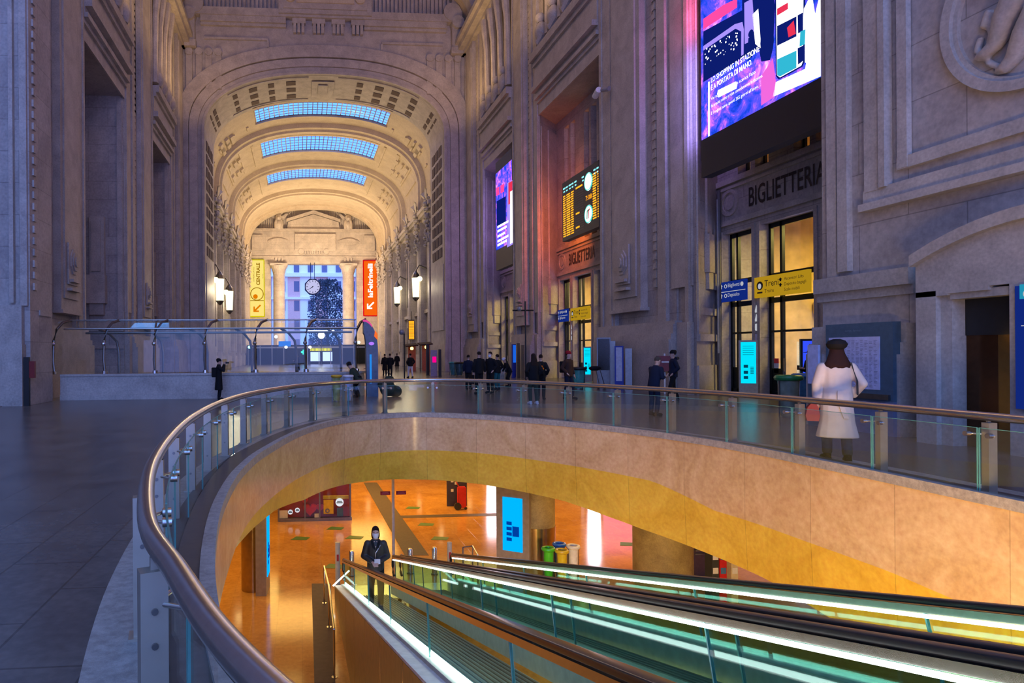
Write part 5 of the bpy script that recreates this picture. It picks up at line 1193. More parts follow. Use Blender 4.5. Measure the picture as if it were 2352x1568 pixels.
# woman with the mask at the foot of the walkway
pw_ = onZ(850, 1372, ZF); pw_ = Vector((pw_.x, pw_.y, ZF+.02))
def mw(t, W, U):
    for sd in (-1, 1):
        m = MB(); m.sphere(W(U((sd*.032, .098, 1.655))), .010, 6); m.build('eye', EYE, t)
    m = MB(); m.loft([[W(U(q)) for q in ((-.052, .088, 1.47), (.052, .088, 1.47), (.0, .138, 1.34))], [W(U(q)) for q in ((-.052, .075, 1.47), (.052, .075, 1.47), (.0, .12, 1.34))]], True, True); m.build('neck_opening', SKIN, t)
    for sd in (-1, 1):
        m = MB(); m.loft([[W(U((sd*x, y, z))) for x, y, z in ((.045, .095, 1.49), (.10, .085, 1.47), (.075, .135, 1.36), (.005, .150, 1.30))], [W(U((sd*x, y+.014, z))) for x, y, z in ((.045, .095, 1.49), (.10, .085, 1.47), (.075, .135, 1.36), (.005, .150, 1.30))]], True, True); m.build('lapel', CL['black'], t)
    m = MB(); m.tube([W(U((-.1, .13, 1.40))), W(U((0, .17, 1.25))), W(U((.02, .18, 1.0)))], .012, 6); m.build('zip', STEEL, t)
    m = MB(); m.obox(W(U((-.03, .27, 1.10))), Vector((.06, 0, 0)), Vector((0, .01, 0)), Vector((0, 0, .05))); m.build('paper', CL['white'], t)
person('woman in black leather jacket and white mask stepping onto the left walkway below', Vector((1.53, 13.5, along(pA, 13.5).z-.93)), 1.72, PI-.1, ('fold', 'fold'), top='jacket', topc='leather', legs='black', hstyle='tied', hat=None, mask=True, vox=.016, fingers=True, extras=mw)
# ================================================================== STAIRWELL WALL AND CURVED GLASS SCREEN ON THE LEFT
YP = 27.0
mb = MB(); pr_ = [(-9.6, YP, 0), (1.3, YP, 0)]+[(1.3+1.5*math.sin(a), YP+1.5-1.5*math.cos(a), 0) for a in [PI/2*k/8 for k in range(1, 9)]]
inn = offs([Vector(p) for p in pr_], .32)
mb.loft([[Vector(p)+Vector((0, 0, z)) for z in (0, .95)]+[q+Vector((0, 0, z)) for z in (.95, 0)] for p, q in zip(pr_, inn)], True, True)
mb.loft([[Vector(p)+Vector((0, 0, .95))-(q-Vector(p))*.12, Vector(p)+Vector((0, 0, 1.04))-(q-Vector(p))*.12, q+Vector((0, 0, 1.04)), q+Vector((0, 0, .95))] for p, q in zip(pr_, inn)], True, True)
mb.box(-9.6, 1.3, YP-.06, YP, 0, .22); struct(mb, 'trim_70', STONE2)
t = thing('glass_screen', 'long curved glass screen on dark posts over the stairwell wall', 'glass screen', (-4, YP, 1.04))
for k in range(7):
    x = onY(125+115.6*k, 800, YP+.15).x
    m = MB(); y = YP+.15; pts = [(x, y, 1.04), (x-.05, y, 1.6), (x-.03, y+.02, 2.4), (x+.06, y+.1, 2.85), (x+.22, y+.3, 3.12), (x+.45, y+.7, 3.25)]; m.tube(pts, .055, 8); m.build('front_post', STEELD, t, smooth=True)
    m = MB(); m.sphere((x-.04, y-.05, 2.25), .085, 6); m.lathe((x, y, 1.04), [(.11, 0), (.11, .12)], 10); m.build('post_fitting', STEEL, t)
    if k < 6:
        xb = x+1.45; yb = YP+3.4; m = MB(); m.tube([(xb+.2, yb, .1), (xb+.2, yb, 1.9), (xb+.12, yb, 2.4), (xb-.15, yb-.2, 2.75), (xb-.5, yb-.6, 2.95)], .06, 8); m.build('rear_post', STEELD, t, smooth=True)
        x2 = onY(125+115.6*(k+1), 800, YP+.15).x; m = MB(); g = [(1.08, 0), (1.6, 0), (2.4, .02), (2.85, .1), (3.12, .3), (3.24, .7)]
        m.loft([[Vector((xx, YP+.1+dy, z)) for z, dy in g]+[Vector((xx, YP+.115+dy, z-.012)) for z, dy in reversed(g)] for xx in (x+.04, x2-.04)], True, True); m.build('glass_pane', SCREENG, t)
x0, x1 = onY(125, 800, YP).x, onY(828, 800, YP).x
for z, y, r in ((3.24, YP+.75, .03), (2.86, YP+.2, .04), (2.78, YP+2.9, .05)):
    m = MB(); m.tube([(x0+.3, y, z), (x1-.12, y, z)], r, 8); m.build('top_rail', STEEL if r < .045 else STEELD, t)
# grey canopy arch that ends the screen
t = thing('canopy_arch', 'dark blue-grey arched end panel of the stairwell canopy', 'canopy', (3.0, YP, 0)); fr = FR(0, 0, YP-.05)
a0, a1 = onY(835, 735, YP), onY(868, 800, YP); xi, xo = onY(842, 800, YP).x, a1.x; zt = a0.z
def qarc(r0x, x_l, ztop, zspr, n=10): return [(x_l+(r0x-x_l)*math.sin(PI/2*k/n), zspr+(ztop-zspr)*math.cos(PI/2*k/n)) for k in range(n+1)]
xl = a0.x; outl = qarc(xo, xl, zt, 1.9); inl_ = qarc(xi-.02, xl, zt-.55, 1.9)
m = MB(); fr.shape(m, outl+[(xo, 0.0), (xi, 0.0)]+list(reversed(inl_)), -.5, 0); m.build('arch_panel', plain('canopy_blue_grey', (.10, .13, .19), .45, .2), t)
m = MB(); fr.shape(m, [(x_, z_+.03) for x_, z_ in outl[:5]]+[(x_, z_-.06) for x_, z_ in reversed(outl[:5])], -.4, .02); m.build('pink_light', glow('pink_lamp', (.8, .08, .35), .9), t)
m = MB(); fr.disc(m, xi+.2, 2.2, .11, 0, .02, 14, .07); m.build('violet_lamp', glow('violet_lamp', (.35, .15, .9), 1.4), t)
m = MB(); fr.shape(m, [(xo-.16, 2.5), (xo-.02, 2.35), (xo-.02, 2.6), (xo-.12, 2.75)], 0, .03); m.build('orange_emblem', glow('orange_emblem', (.9, .16, .03), 1), t)
m = MB(); fr.plate(m, xi+.12, xi+.2, .55, 1.75, 0, .02); m.build('blue_strip', glow('blue_strip', (.02, .25, .8), 1), t)
# ================================================================== FAR GALLERY: signs, clock, lanterns, shops
def vsign(label, xl_, xr_, z0, z1, body, edge):
    t = thing('vertical_lightbox', label, 'sign', ((xl_+xr_)/2, 119.4, z0)); fr = FR(xl_, z0, 119.2); w_, h_ = xr_-xl_, z1-z0
    m = MB(); fr.plate(m, 0, w_, 0, h_, -.35, 0); m.build('case', edge, t); m = MB(); fr.plate(m, .16, w_-.16, .16, h_-.16, 0, .03); m.build('panel', body, t); return t, fr, w_, h_
YB = glow('yellow_lightbox', (1, .78, .20), 1.0); YE_ = glow('yellow_lightbox_edge', (.72, .60, .0), .9); BRN = glow('ochre_print', (.42, .20, .0), .8); ORG = glow('orange_print_strong', (.85, .22, .0), .9)
t, fr, w_, h_ = vsign('tall yellow illuminated market sign left of the street opening', -9.13, -6.4, 8.5, 18.9, YB, YE_)
q = Fr(fr.p(w_*.70, h_*.53, .04), (0, 0, 1), (-1, 0, 0))
text(q, 'CENTRALE', .25, 0, .62, BRN, 'lettering', t, width=4.0, d=0, bold=.03); q2 = Fr(fr.p(w_*.34, h_*.53, .04), (0, 0, 1), (-1, 0, 0)); text(q2, 'il MERCATO', .9, 0, .24, BRN, 'lettering', t, width=2.6, d=0); q3 = Fr(fr.p(w_*.92, h_*.6, .04), (0, 0, 1), (-1, 0, 0)); text(q3, 'MILANO', .7, 0, .16, BRN, 'lettering', t, d=0)
m = MB(); fr.ring(m, w_/2, h_*.40, 1.06, 1.2, .03, .06); fr.plate(m, .16, w_-.16, h_*.28, h_*.28+.12, .03, .06); m.build('ring_print', BRN, t); m = MB(); fr.disc(m, w_*.40, h_*.355, .42, .03, .06, 16); m.build('orange_mark', ORG, t)
def darrow(fr, u, v, s, mat, t):
    m = MB(); fr.shape(m, [(u-.5*s, v-.5*s), (u+.25*s, v-.5*s), (u+.25*s, v-.3*s), (u-.13*s, v-.3*s), (u+.55*s, v+.38*s), (u+.4*s, v+.53*s), (u-.3*s, v-.15*s), (u-.3*s, v+.25*s), (u-.5*s, v+.25*s)], .03, .07); m.build('arrow', mat, t)
darrow(fr, w_*.5, h_*.15, 1.3, ORG, t)
t, fr, w_, h_ = vsign('tall orange illuminated bookshop sign right of the street opening', 11.55, 14.2, 8.6, 18.85, glow('orange_lightbox', (.95, .13, .005), 1.0), glow('red_lightbox_edge', (.7, .0, .01), 1))
WG = glow('white_sign', (1, .9, .88), 1.4); q = Fr(fr.p(w_*.66, h_*.33, .04), (0, 0, 1), (-1, 0, 0)); text(q, 'laFeltrinelli', 0, 0, .85, WG, 'lettering', t, width=6.2, d=0, bold=.03); darrow(fr, w_*.5, h_*.19, 1.3, WG, t)
# clock hanging under the lintel
t = thing('hanging_clock', 'large round clock hanging from rods in the street opening', 'clock', (2.31, 118.6, 12.3)); fr = FR(2.31, 13.9, 118.4)
m = MB(); oct_ = [(1.55*math.cos(PI/8+PI/4*k), 1.55*math.sin(PI/8+PI/4*k)) for k in range(8)]; fr.shape(m, oct_, -.5, 0); m.build('case', plain('clock_navy', (.006, .012, .06), .9, spec=.05), t)
m = MB(); fr.disc(m, 0, 0, 1.27, 0, .04, 32); m.build('dial', glow('clock_dial', (.55, .55, .85), 1.0), t); m = MB()
for k in range(12): a = PI/6*k; c_, s_2 = math.cos(a), math.sin(a); fr.shape(m, [(c_*1.15-s_2*.05, s_2*1.15+c_*.05), (c_*.88-s_2*.05, s_2*.88+c_*.05), (c_*.88+s_2*.05, s_2*.88-c_*.05), (c_*1.15+s_2*.05, s_2*1.15-c_*.05)], .04, .06)
m.build('hour_marks', MATS['clock_navy'], t)
for nm, L_, a, w_ in (('hour_hand', .7, math.radians(218), .09), ('minute_hand', 1.05, math.radians(214), .06)):
    c_, s_2 = math.cos(a), math.sin(a); m = MB(); fr.shape(m, [(-s_2*w_, c_*w_), (c_*L_, s_2*L_), (s_2*w_, -c_*w_), (-c_*.2, -s_2*.2)], .06, .09); m.build(nm, MATS['clock_navy'], t)
for dx in (-.35, .35): m = MB(); m.tube([fr.p(dx, 1.4, -.25), fr.p(dx, 4.4, -.25)], .05, 6); m.build('rod', MATS['clock_navy'], t)
LANT = glow('lantern_glass', (1, .88, .55), 2.0)
for px_, py_, side, lab in ((912, 678, 1, 'farther of two large glowing lanterns on the right gallery wall'), (955, 660, 1, 'nearer of two large glowing lanterns on the right gallery wall'), (505, 665, -1, 'nearer of two large glowing lanterns on the left gallery wall'), (527, 690, -1, 'farther of two large glowing lanterns on the left gallery wall')):
    Xw = XC+side*(TW-1.35); p = onX(px_, py_, Xw); t = thing('wall_lantern', lab, 'lantern', p, 'gallery wall lanterns')
    m = MB(); m.tube([p+Vector((side*1.3, 0, 2.2)), p+Vector((side*.4, 0, 2.6)), p+Vector((0, 0, 1.9))], .09, 8); m.lathe(p, [(.55, 1.1), (.4, 1.5), (.12, 1.9)], 8); m.lathe(p, [(.1, -1.6), (.4, -1.25), (.44, -1.15)], 8); m.build('frame', STEELD, t)
    m = MB(); m.lathe(p, [(.36, -1.15), (.46, 1.1)], 8); m.build('lantern_glass', LANT, t); lamp('lantern_light', 'POINT', p+Vector((-side*1.0, 0, 0)), 420, (1, .82, .55), .5)
    m = MB(); m.sphere(p+Vector((side*.3, -.9, .9)), .32, 6); m.sphere(p+Vector((side*.3, .9, .9)), .32, 6); m.build('side_globe', LANT, t)
p = onX(945, 757, XC+TW-.9); t = thing('small_departure_board', 'small hanging orange departure board far along the right gallery wall', 'departure board', p); fr = Fr(p, (1, 0, 0), (0, 0, 1))
m = MB(); fr.plate(m, -.38, .38, -1.25, 1.25, -.2, 0); m.build('cabinet', BLACK, t); m = MB()
for k in range(16): fr.plate(m, -.33, .33, -1.18+k*.145, -1.08+k*.145, 0, .02)
m.build('train_rows', AMBG, t); m = MB(); m.tube([p+Vector((0, -.1, 1.25)), p+Vector((0, -.1, 2.3))], .04, 6); m.build('rod', BLACK, t)
# shops across the far end, a floodlight and small signs
t = thing('shop_row', 'row of dark glass shop fronts under the street opening at the far end', 'shop', (2.5, 112, 0)); fr = FR(0, 0, 112)
m = MB(); fr.plate(m, -9, 11.5, 0, 3.3, -3, 0); m.build('front', plain('shop_dark', (.008, .010, .014), .8, spec=.1), t)
m = MB()
for k in range(11): fr.plate(m, -8.9+k*2.0, -8.75+k*2.0, 0, 3.2, 0, .12)
fr.plate(m, -9, 11.5, 2.75, 3.0, 0, .1); m.build('window_frames', STEELD, t)
xs_ = lambda x: onY(x, 800, 112).x; zs_ = lambda y: onY(740, y, 112).z
m = MB(); fr.plate(m, xs_(713), xs_(735), zs_(829), zs_(808), 0, .1); fr.plate(m, xs_(741), xs_(763), zs_(829), zs_(808), 0, .1); m.build('bright_window', glow('shop_window_light', (.45, .55, 1), 1.8), t)
m = MB(); rnd = random.Random(4); k = xs_(712)
while k < xs_(758): e_ = rnd.uniform(.10, .26); fr.plate(m, k, k+e_, zs_(805.5), zs_(799.5), .05, .1); k += e_+.07
m.build('lettering', glow('yellow_neon', (.8, .70, .0), 1.4), t)
m = MB(); c_, v = (xs_(692)+xs_(702))/2, zs_(808); fr.plate(m, c_-.42, c_+.42, v-.15, v+.15, 0, .1); fr.plate(m, c_-.15, c_+.15, v-.42, v+.42, 0, .1); m.build('green_cross', glow('green_cross', (.05, .9, .55), 1.6), t)
m = MB(); fr.plate(m, xs_(780), xs_(785), zs_(830), zs_(800), 0, .1); fr.plate(m, xs_(640), xs_(668), zs_(795), zs_(783), 0, .1); m.build('blue_panel', glow('blue_shop_panel', (.02, .2, .8), .9), t)
t = thing('floodlight', 'dazzling white floodlight below a bright tube lamp at the far end', 'lamp', onY(738, 770, 108)); p = onY(738, 770, 108); m = MB(); m.sphere(p, .55, 8); m.build('bulb', glow('flood_white', (1, 1, .97), 9), t)
m = MB(); m.tube([onY(703, 760, 108), onY(768, 759, 108)], .10, 6); m.build('tube_lamp', glow('tube_white', (.9, .95, 1), 3), t)
m = MB(); m.tube([p+Vector((0, .2, 0)), Vector((p.x, p.y+.2, 0))], .06, 6); m.build('stand', BLACK, t)
for k, (x, y, c_) in enumerate(((484, 774, (.5, 1, .95)), (634, 773, (.9, 1, .95)), (498, 800, (.6, .95, 1)), (521, 801, (.9, .95, 1)), (573, 797, (.3, 1, .8)), (657, 797, (.9, .95, 1)), (824, 786, (.4, 1, .85)), (712, 797, (1, .95, .8)))):
    p = onY(x, y, 100+k*.5); t = thing('small_lamp', 'small bright lamp at the far end, %s' % ('leftmost and highest behind the glass screen', 'just left of the tall blue gap', 'left one of the low pair near the photographer', 'right one of the low pair near the photographer', 'greenish one below the yellow sign', 'left of the green cross', 'by the grey canopy arch', 'left end of the yellow shop lettering')[k], 'lamp', p); m = MB(); m.sphere(p, .24, 6); m.build('bulb', glow('small_lamp_%d' % k, c_, 3.5), t); m = MB(); m.tube([p, (p.x, p.y+.1, 0)], .04, 5); m.build('stand', BLACK, t)
for k, (x, y) in enumerate(((946, 800), (979, 797))):
    p = onZ(x, 852, 0); q = onY(x, y, p.y); t = thing('awning_stall', ('left', 'right')[k]+' one of two brown stall awnings with a yellow lamp by the right gallery wall', 'stall', p); m = MB(); m.obox(q+Vector((0, .6, .35)), Vector((.62, 0, .05)), Vector((0, .8, .1)), Vector((0, 0, .06))); m.build('awning', CL['brown'], t)
    m = MB(); m.sphere(q, .17, 6); m.build('lamp', glow('stall_lamp', (1, .7, .15), 5), t); m = MB(); m.obox(Vector((q.x+.2, q.y+1.2, 1.3)), Vector((.38, 0, 0)), Vector((0, .1, 0)), Vector((0, 0, 1.3))); m.build('orange_panel', plain('stall_orange', (.5, .12, .06), .7), t); m = MB(); m.tube([q+Vector((-.5, .6, .3)), Vector((q.x-.5, q.y+.6, 0))], .05, 6); m.build('post', BLACK, t)
# ================================================================== BINS, BAGS
def bin_(label, px, py, lid, bag, h=1.0, r=.30, Zb=0., group='sorting bins in the hall'):
    lr = .075 if r > .25 else .05; p = onZ(px, py, Zb); t = thing('waste_bin', label, 'bin', p, group); m = MB(); m.lathe(p, [(r*.62, .0), (r*.74, .15), (r*.9, .5), (r*.95, h-.12)], 16); m.build('bag', bag, t, smooth=True)
    m = MB(); n = 20; m.loft([[p+Vector(((r+lr*math.cos(b))*math.cos(2*PI*k/n), (r+lr*math.cos(b))*math.sin(2*PI*k/n), h-.06+lr*math.sin(b))) for k in range(n)] for b in [2*PI*j/8 for j in range(9)]], True, False); m.build('lid_ring', lid, t, smooth=True)
    m = MB(); m.lathe(p, [(r*.7, 0), (r*.7, .03)], 14); m.tube([p+Vector((r*.98, 0, 0)), p+Vector((r*1.0, 0, h-.1))], .02, 6); m.tube([p+Vector((-r*.98, 0, 0)), p+Vector((-r*1.0, 0, h-.1))], .02, 6); m.build('stand', STEELD, t); return t
def bagm(n, c): return plain(n, c, .25, var=.3, scale=5)
LG, LB, LY, LW_ = plain('lid_green', (.02, .22, .06), .35), plain('lid_blue', (.02, .14, .42), .35), plain('lid_yellow', (.62, .36, .02), .35), plain('lid_white', (.72, .70, .74), .35)
bin_('green-lidded bin with a clear bag by the yellow lit door', 1812, 958, LG, bagm('clear_bag', (.22, .26, .20)), 1.12, .27)
bin_('blue-lidded bin beside the man in the cap', 1849, 948, LB, bagm('blue_bag', (.04, .16, .30)), 1.12, .27)
bin_('yellow-lidded bin in front of the stairwell wall', 773, 921, LY, bagm('yellow_bag', (.36, .38, .14)), 1.0, .165)
bin_('white-lidded bin right of the yellow-lidded one', 800, 921, LW_, bagm('pale_blue_bag', (.34, .40, .58)), 1.0, .165)
bin_('white-lidded bin beside the bent person with a pale cap', 1148, 884, LW_, bagm('pale_bag', (.42, .40, .34)), 1.0, .34)
bin_('teal bin at the foot of the arch, left one', 1042, 861, plain('lid_teal', (.05, .30, .32), .4), bagm('teal_bag', (.06, .22, .25)), 1.05, .34); bin_('dark teal bin at the foot of the arch, right one', 1055, 862, BLACK, bagm('dark_teal_bag', (.03, .08, .10)), 1.05, .36)
bin_('green bin loaded with black luggage beside the red hatted person', 1329, 893, BLACK, bagm('mint_bag', (.06, .30, .24)), 1.05, .32)
t = thing('luggage_pile', 'pile of dark soft bags on the floor beside the grey canopy arch', 'luggage', onZ(892, 911)); p = onZ(892, 911); m = MB()
for dx, dy, z, r in ((0, 0, .3, .36), (.3, .1, .22, .3), (-.2, .1, .5, .25), (.05, 0, .7, .22)): m.sphere(p+Vector((dx, dy, z)), r, 7, (1, .8, .85))
fuse(m, .05).build('soft_bag', CL['olive'], t, smooth=True); m = MB(); m.tube([p+Vector((-.1, 0, .9)), p+Vector((0, 0, 1.02)), p+Vector((.12, 0, .9))], .02, 6); m.build('handle', BLACK, t)
p = onZ(1329, 893)+Vector((.85, -.25, 0)); t = thing('luggage_cart', 'small folding luggage cart leaning by the green bin', 'cart', p); m = MB(); m.tube([p+Vector((.1, 0, .1)), p+Vector((-.1, 0, .95))], .02, 6); m.tube([p+Vector((.35, 0, .1)), p+Vector((.1, 0, .95))], .02, 6); m.build('frame', STEEL, t); m = MB(); m.sphere(p+Vector((-.2, -.1, 1.0)), .25, 6, (1.2, .7, .5)); m.build('bag', CL['black'], t)
for sd in (0, .3): m = MB(); m.tube([p+Vector((sd+.02, -.03, .09)), p+Vector((sd+.02, .03, .09))], .09, 12); m.build('wheel', RUBBER, t)

# carved medallion high on the near block
t = thing('stone_medallion', 'round carved stone relief of draped seated legs high on the right wall', 'relief', (12.6, 10.2, 7.9)); fr = RW(10.15, 7.9, 12.6)
m = MB(); fr.ring(m, 0, 0, 1.44, 1.62, -.02, .16, 56); fr.ring(m, 0, 0, 1.36, 1.44, -.02, .08, 56); m.build('frame', STONE2, t, smooth=True)
m = MB(); 
def rel(pts, rad): m.tube([fr.p(u, v, d) for u, v, d in pts], rad, 10)
rel([(.7, .9, .1), (.1, .35, .2), (-.42, -.28, .16), (-.62, -.62, .10)], [.34, .30, .2, .13]); rel([(1.0, .5, .1), (.45, -.1, .2), (-.12, -.7, .14), (-.36, -1.0, .08)], [.36, .32, .2, .13])
rel([(-.62, -.62, .1), (-.82, -.72, .1), (-.98, -.74, .08)], [.13, .11, .07]); rel([(-.36, -1.0, .08), (-.52, -1.12, .08), (-.66, -1.12, .06)], [.13, .11, .06])
rel([(-1.0, .75, .06), (-.6, .5, .08), (-.2, .75, .08), (.2, 1.0, .06)], [.16, .13, .2, .25]); rel([(-1.05, .95, .05), (-1.1, .7, .05)], [.1, .16]); rel([(.9, -.2, .08), (.5, -.7, .08), (.1, -1.15, .03)], [.14, .1, .06]); rel([(1.2, .1, .08), (.9, -.5, .08), (.5, -1.05, .03)], [.14, .12, .06])
rel([(-.7, -.5, .06), (-.85, -.2, .06), (-.75, .05, .05)], [.12, .09, .1]); rel([(-.2, -.1, .22), (.1, .15, .26), (.4, .55, .2)], [.07, .09, .08])
rel([(.35, 1.0, .12), (-.2, .55, .10), (-.55, .05, .08), (-.78, -.42, .04)], [.12, .09, .07, .05]); rel([(.95, .9, .2), (.55, .25, .24), (.2, -.35, .2), (-.05, -.85, .08)], [.10, .09, .08, .05]); rel([(1.25, .6, .14), (.85, -.2, .14), (.45, -.85, .1), (.1, -1.25, .02)], [.10, .1, .08, .05])
rel([(-.75, 1.1, .06), (-.85, .85, .1), (-.6, .62, .1), (-.3, .72, .08)], [.12, .10, .10, .08]); rel([(-.95, -.35, .04), (-1.0, -.6, .05), (-.8, -.9, .04), (-.5, -1.15, .04)], [.06, .07, .07, .05])
fuse(m, .035, 3).build('figure', STONE2, t, smooth=True)

# ================================================================== MEZZANINE: shop, pillars, screens, bollards
t = thing('gift_shop', 'red shop front with heart decorations and round signs on the lower level', 'shop', onZ(725, 1195, ZF)); a, b_ = onZ(640, 1197, ZF), onZ(808, 1193, ZF); fr = Fr(a, b_-a, (0, 0, 1)); Ls = (b_-a).length
m = MB(); fr.plate(m, 0, Ls, 0, 3.1, -3, -.25); m.build('interior', plain('shop_red', (.34, .012, .010), .6), t)
m = MB(); fr.plate(m, 0, Ls, 0, .12, -.1, .1)
for u in (0, Ls*.36, Ls*.56, Ls*.98): fr.plate(m, u-.03, u+.03, 0, 3, -.08, .06)
m.build('frame', STEELD, t); m = MB(); fr.plate(m, .02, Ls-.02, .1, 3, -.02, .0); m.build('pane', SCREENG, t)
us = lambda x: (x-640)/168*Ls; vs_ = lambda y: (1195-y)/57*.95
HRT = plain('heart_red', (.72, .02, .02), .3)
for x, y, s in ((712, 1170, .26), (735, 1167, .15), (700, 1150, .12)):
    m = MB(); u, v = us(x), vs_(y); fr.shape(m, [(u+s*(16*math.sin(k)**3)/16, v+s*(13*math.cos(k)-5*math.cos(2*k)-2*math.cos(3*k)-math.cos(4*k))/16) for k in [2*PI*j/26 for j in range(26)]], -.2, -.05); m.build('heart_balloon', HRT, t, bevel=0)
PAPW, PAPY, PAPB = glow('round_sign_white', (.85, .88, .95), .9), plain('poster_yellow', (.7, .5, .06), .6), plain('poster_blue', (.06, .16, .42), .6)
for x, y, r, in ((780, 1154, .155), (683, 1170, .09), (667, 1174, .09)):
    m = MB(); fr.disc(m, us(x), vs_(y), r, .0, .03, 24); s_ = sub(m.build('round_sign', PAPW, t)); m = MB(); fr.plate(m, us(x)-r*.75, us(x)+r*.75, vs_(y)-.035, vs_(y)+.005, .03, .036); fr.plate(m, us(x)-r*.6, us(x)+r*.6, vs_(y)+.02, vs_(y)+.05, .03, .036); m.build('sign_print', PAPB, s_)
m = MB(); fr.plate(m, us(743), us(766), vs_(1180), vs_(1148), .0, .02); m.build('yellow_poster', PAPY, t); m = MB(); fr.ring(m, us(752), vs_(1173), .04, .09, .02, .026, 16); m.build('poster_mark', STEELD, t)
m = MB(); fr.plate(m, us(774), us(788), vs_(1186), vs_(1167), 0, .02); m.build('blue_poster', PAPB, t); m = MB(); fr.plate(m, us(642), us(661), vs_(1193), vs_(1170), 0, .02); fr.plate(m, us(722), us(732), vs_(1190), vs_(1179), 0, .02); m.build('white_notice', CL['white'], t)
m = MB(); fr.plate(m, us(742), us(801), vs_(1147), vs_(1140), -.15, -.05); m.build('ochre_shelf', PAPY, t)
def pillar(label, px, py, r, up, low, hl):
    p = onZ(px, py, ZF); t = thing('round_pillar', label, 'pillar', p); m = MB(); m.lathe(p, [(r, 0), (r, hl)], 28); m.build('metal_base', low, t, smooth=True); m = MB(); m.lathe(p, [(r*.98, hl), (r*.98, -.56-ZF)], 28); m.build('shaft', up, t, smooth=True)
BRZ = plain('bronze_cladding', (.42, .30, .13), .22, .9); CONC = stone('yellow_concrete', (.46, .36, .16), (.26, .19, .09), bw=9, bh=9, mortar=0, nscale=2)
pillar('brass-clad round pillar at the left foot of the marble opening', 580, 1352, .30, CONC, BRZ, 1.75)
pillar('round pillar with brass lower half right of the lower blue screen', 1231, 1290, .58, CONC, BRZ, 1.15)
pillar('thick stone pillar under the right side of the marble opening', 1522, 1338, .78, CONC, CONC, .2)
BLU = glow('bright_blue_screen', (.0, .38, .95), 1.3)
def lowscreen(label, px, py, ang, w_, h_):
    p = onZ(px, py, ZF); t = thing('screen_column', label, 'screen', p); fr = Fr(p, (math.cos(ang), math.sin(ang), 0), (0, 0, 1)); m = MB(); fr.plate(m, -w_/2, w_/2, 0, h_+.35, -.28, 0); m.build('column', plain('taupe_metal', (.36, .29, .22), .4, .3), t)
    m = MB(); fr.plate(m, -w_*.3, w_*.3, .45, h_, 0, .02); s_ = sub(m.build('display', BLU, t)); m = MB()
    for k in range(4): fr.plate(m, -w_*.18, -w_*.02, .75+k*.16, .85+k*.16, .02, .026)
    fr.plate(m, 0., w_*.2, .9, 1.2, .02, .026); m.build('display_content', glow('screen_navy', (.0, .05, .35), 1), s_); return t
lowscreen('column with a bright blue screen beside the brass pillar on the lower level', 1178, 1300, -.62, 1.0, 2.05)
lowscreen('column with a screen seen edge on, right of the left brass pillar', 616, 1356, 1.50, .8, 2.1)
bk = bin_
for px_, py_, c_, lab in ((1260, 1338, plain('bin_green', (.07, .50, .02), .3), 'bright green sorting bin behind the right walkway, leftmost of four'), (1285, 1326, plain('bin_blue', (.02, .16, .60), .3), 'blue sorting bin behind the yellow one on the lower level'), (1291, 1344, plain('bin_yellow', (.70, .50, .02), .3), 'yellow sorting bin, front one of four on the lower level'), (1317, 1332, plain('bin_white', (.80, .78, .70), .3), 'white sorting bin, rightmost of four on the lower level')):
    bin_(lab, px_, py_, c_, c_, 1.0, .145, ZF, 'sorting bins on the lower level')
for k, (px_, py_, hh) in enumerate(((808, 1322, .72), (942, 1316, .72), (998, 1318, .78))):
    p = onZ(px_, py_, ZF); t = thing('steel_bollard', ('steel bollard beside the masked woman', 'left one of two steel bollards behind the walkways', 'right one of two steel bollards behind the walkways')[k], 'bollard', p, 'steel bollards'); m = MB(); m.lathe(p, [(.10, 0), (.10, .03)], 14); m.build('base', STEELD, t); m = MB(); m.lathe(p, [(.075, 0), (.075, hh-.04), (.05, hh), (.0, hh+.01)], 14); m.build('post', STEEL, t, smooth=True)
for k, (px_, py_, hh) in enumerate(((776, 1345, 1.2), (1033, 1330, 1.05))):
    p = onZ(px_, py_, ZF); t = thing('barrier_post', ('cream barrier post with a red sticker left of the masked woman', 'cream barrier post between the two walkways')[k], 'post', p); m = MB(); m.lathe(p, [(.07, 0), (.07, hh), (.0, hh+.01)], 12); m.build('post', plain('cream_post', (.62, .52, .36), .4), t, smooth=True)
    m = MB(); m.box(p.x-.02, p.x+.02, p.y-.08, p.y-.068, hh*.6, hh*.75) if False else m.obox(p+Vector((0, -.072, hh*.66)), Vector((.03, 0, 0)), Vector((0, .006, 0)), Vector((0, 0, .09))); m.build('red_sticker', REDG if False else plain('sticker_red', (.5, .02, .02), .5), t)
p = onZ(904, 1300, ZF); t = thing('sign_pole', 'tall slim pole carrying two small red signs on the lower level', 'pole', p); m = MB(); m.tube([p, p+Vector((0, 0, 3.1))], .045, 10); m.build('pole', plain('cream_pole', (.60, .52, .40), .4), t, smooth=True)
zz = onY(904, 1131, p.y).z
for dx in (-.28, .28): m = MB(); m.obox(Vector((p.x+dx*.85, p.y-.03, zz)), Vector((.15, 0, 0)), Vector((0, .015, 0)), Vector((0, 0, .055))); sr = sub(m.build('red_sign', MATS['sign_red'] if 'sign_red' in MATS else plain('sign_red', (.30, .010, .02), .6), t)); m = MB(); m.obox(Vector((p.x+dx*.85, p.y-.05, zz+.02)), Vector((.09, 0, 0)), Vector((0, .004, 0)), Vector((0, 0, .008))); m.obox(Vector((p.x+dx*.85, p.y-.05, zz-.02)), Vector((.11, 0, 0)), Vector((0, .004, 0)), Vector((0, 0, .008))); m.build('sign_print', plain('sign_pink_print', (.5, .12, .18), .6) if dx < 0 else MATS['sign_pink_print'], sr)
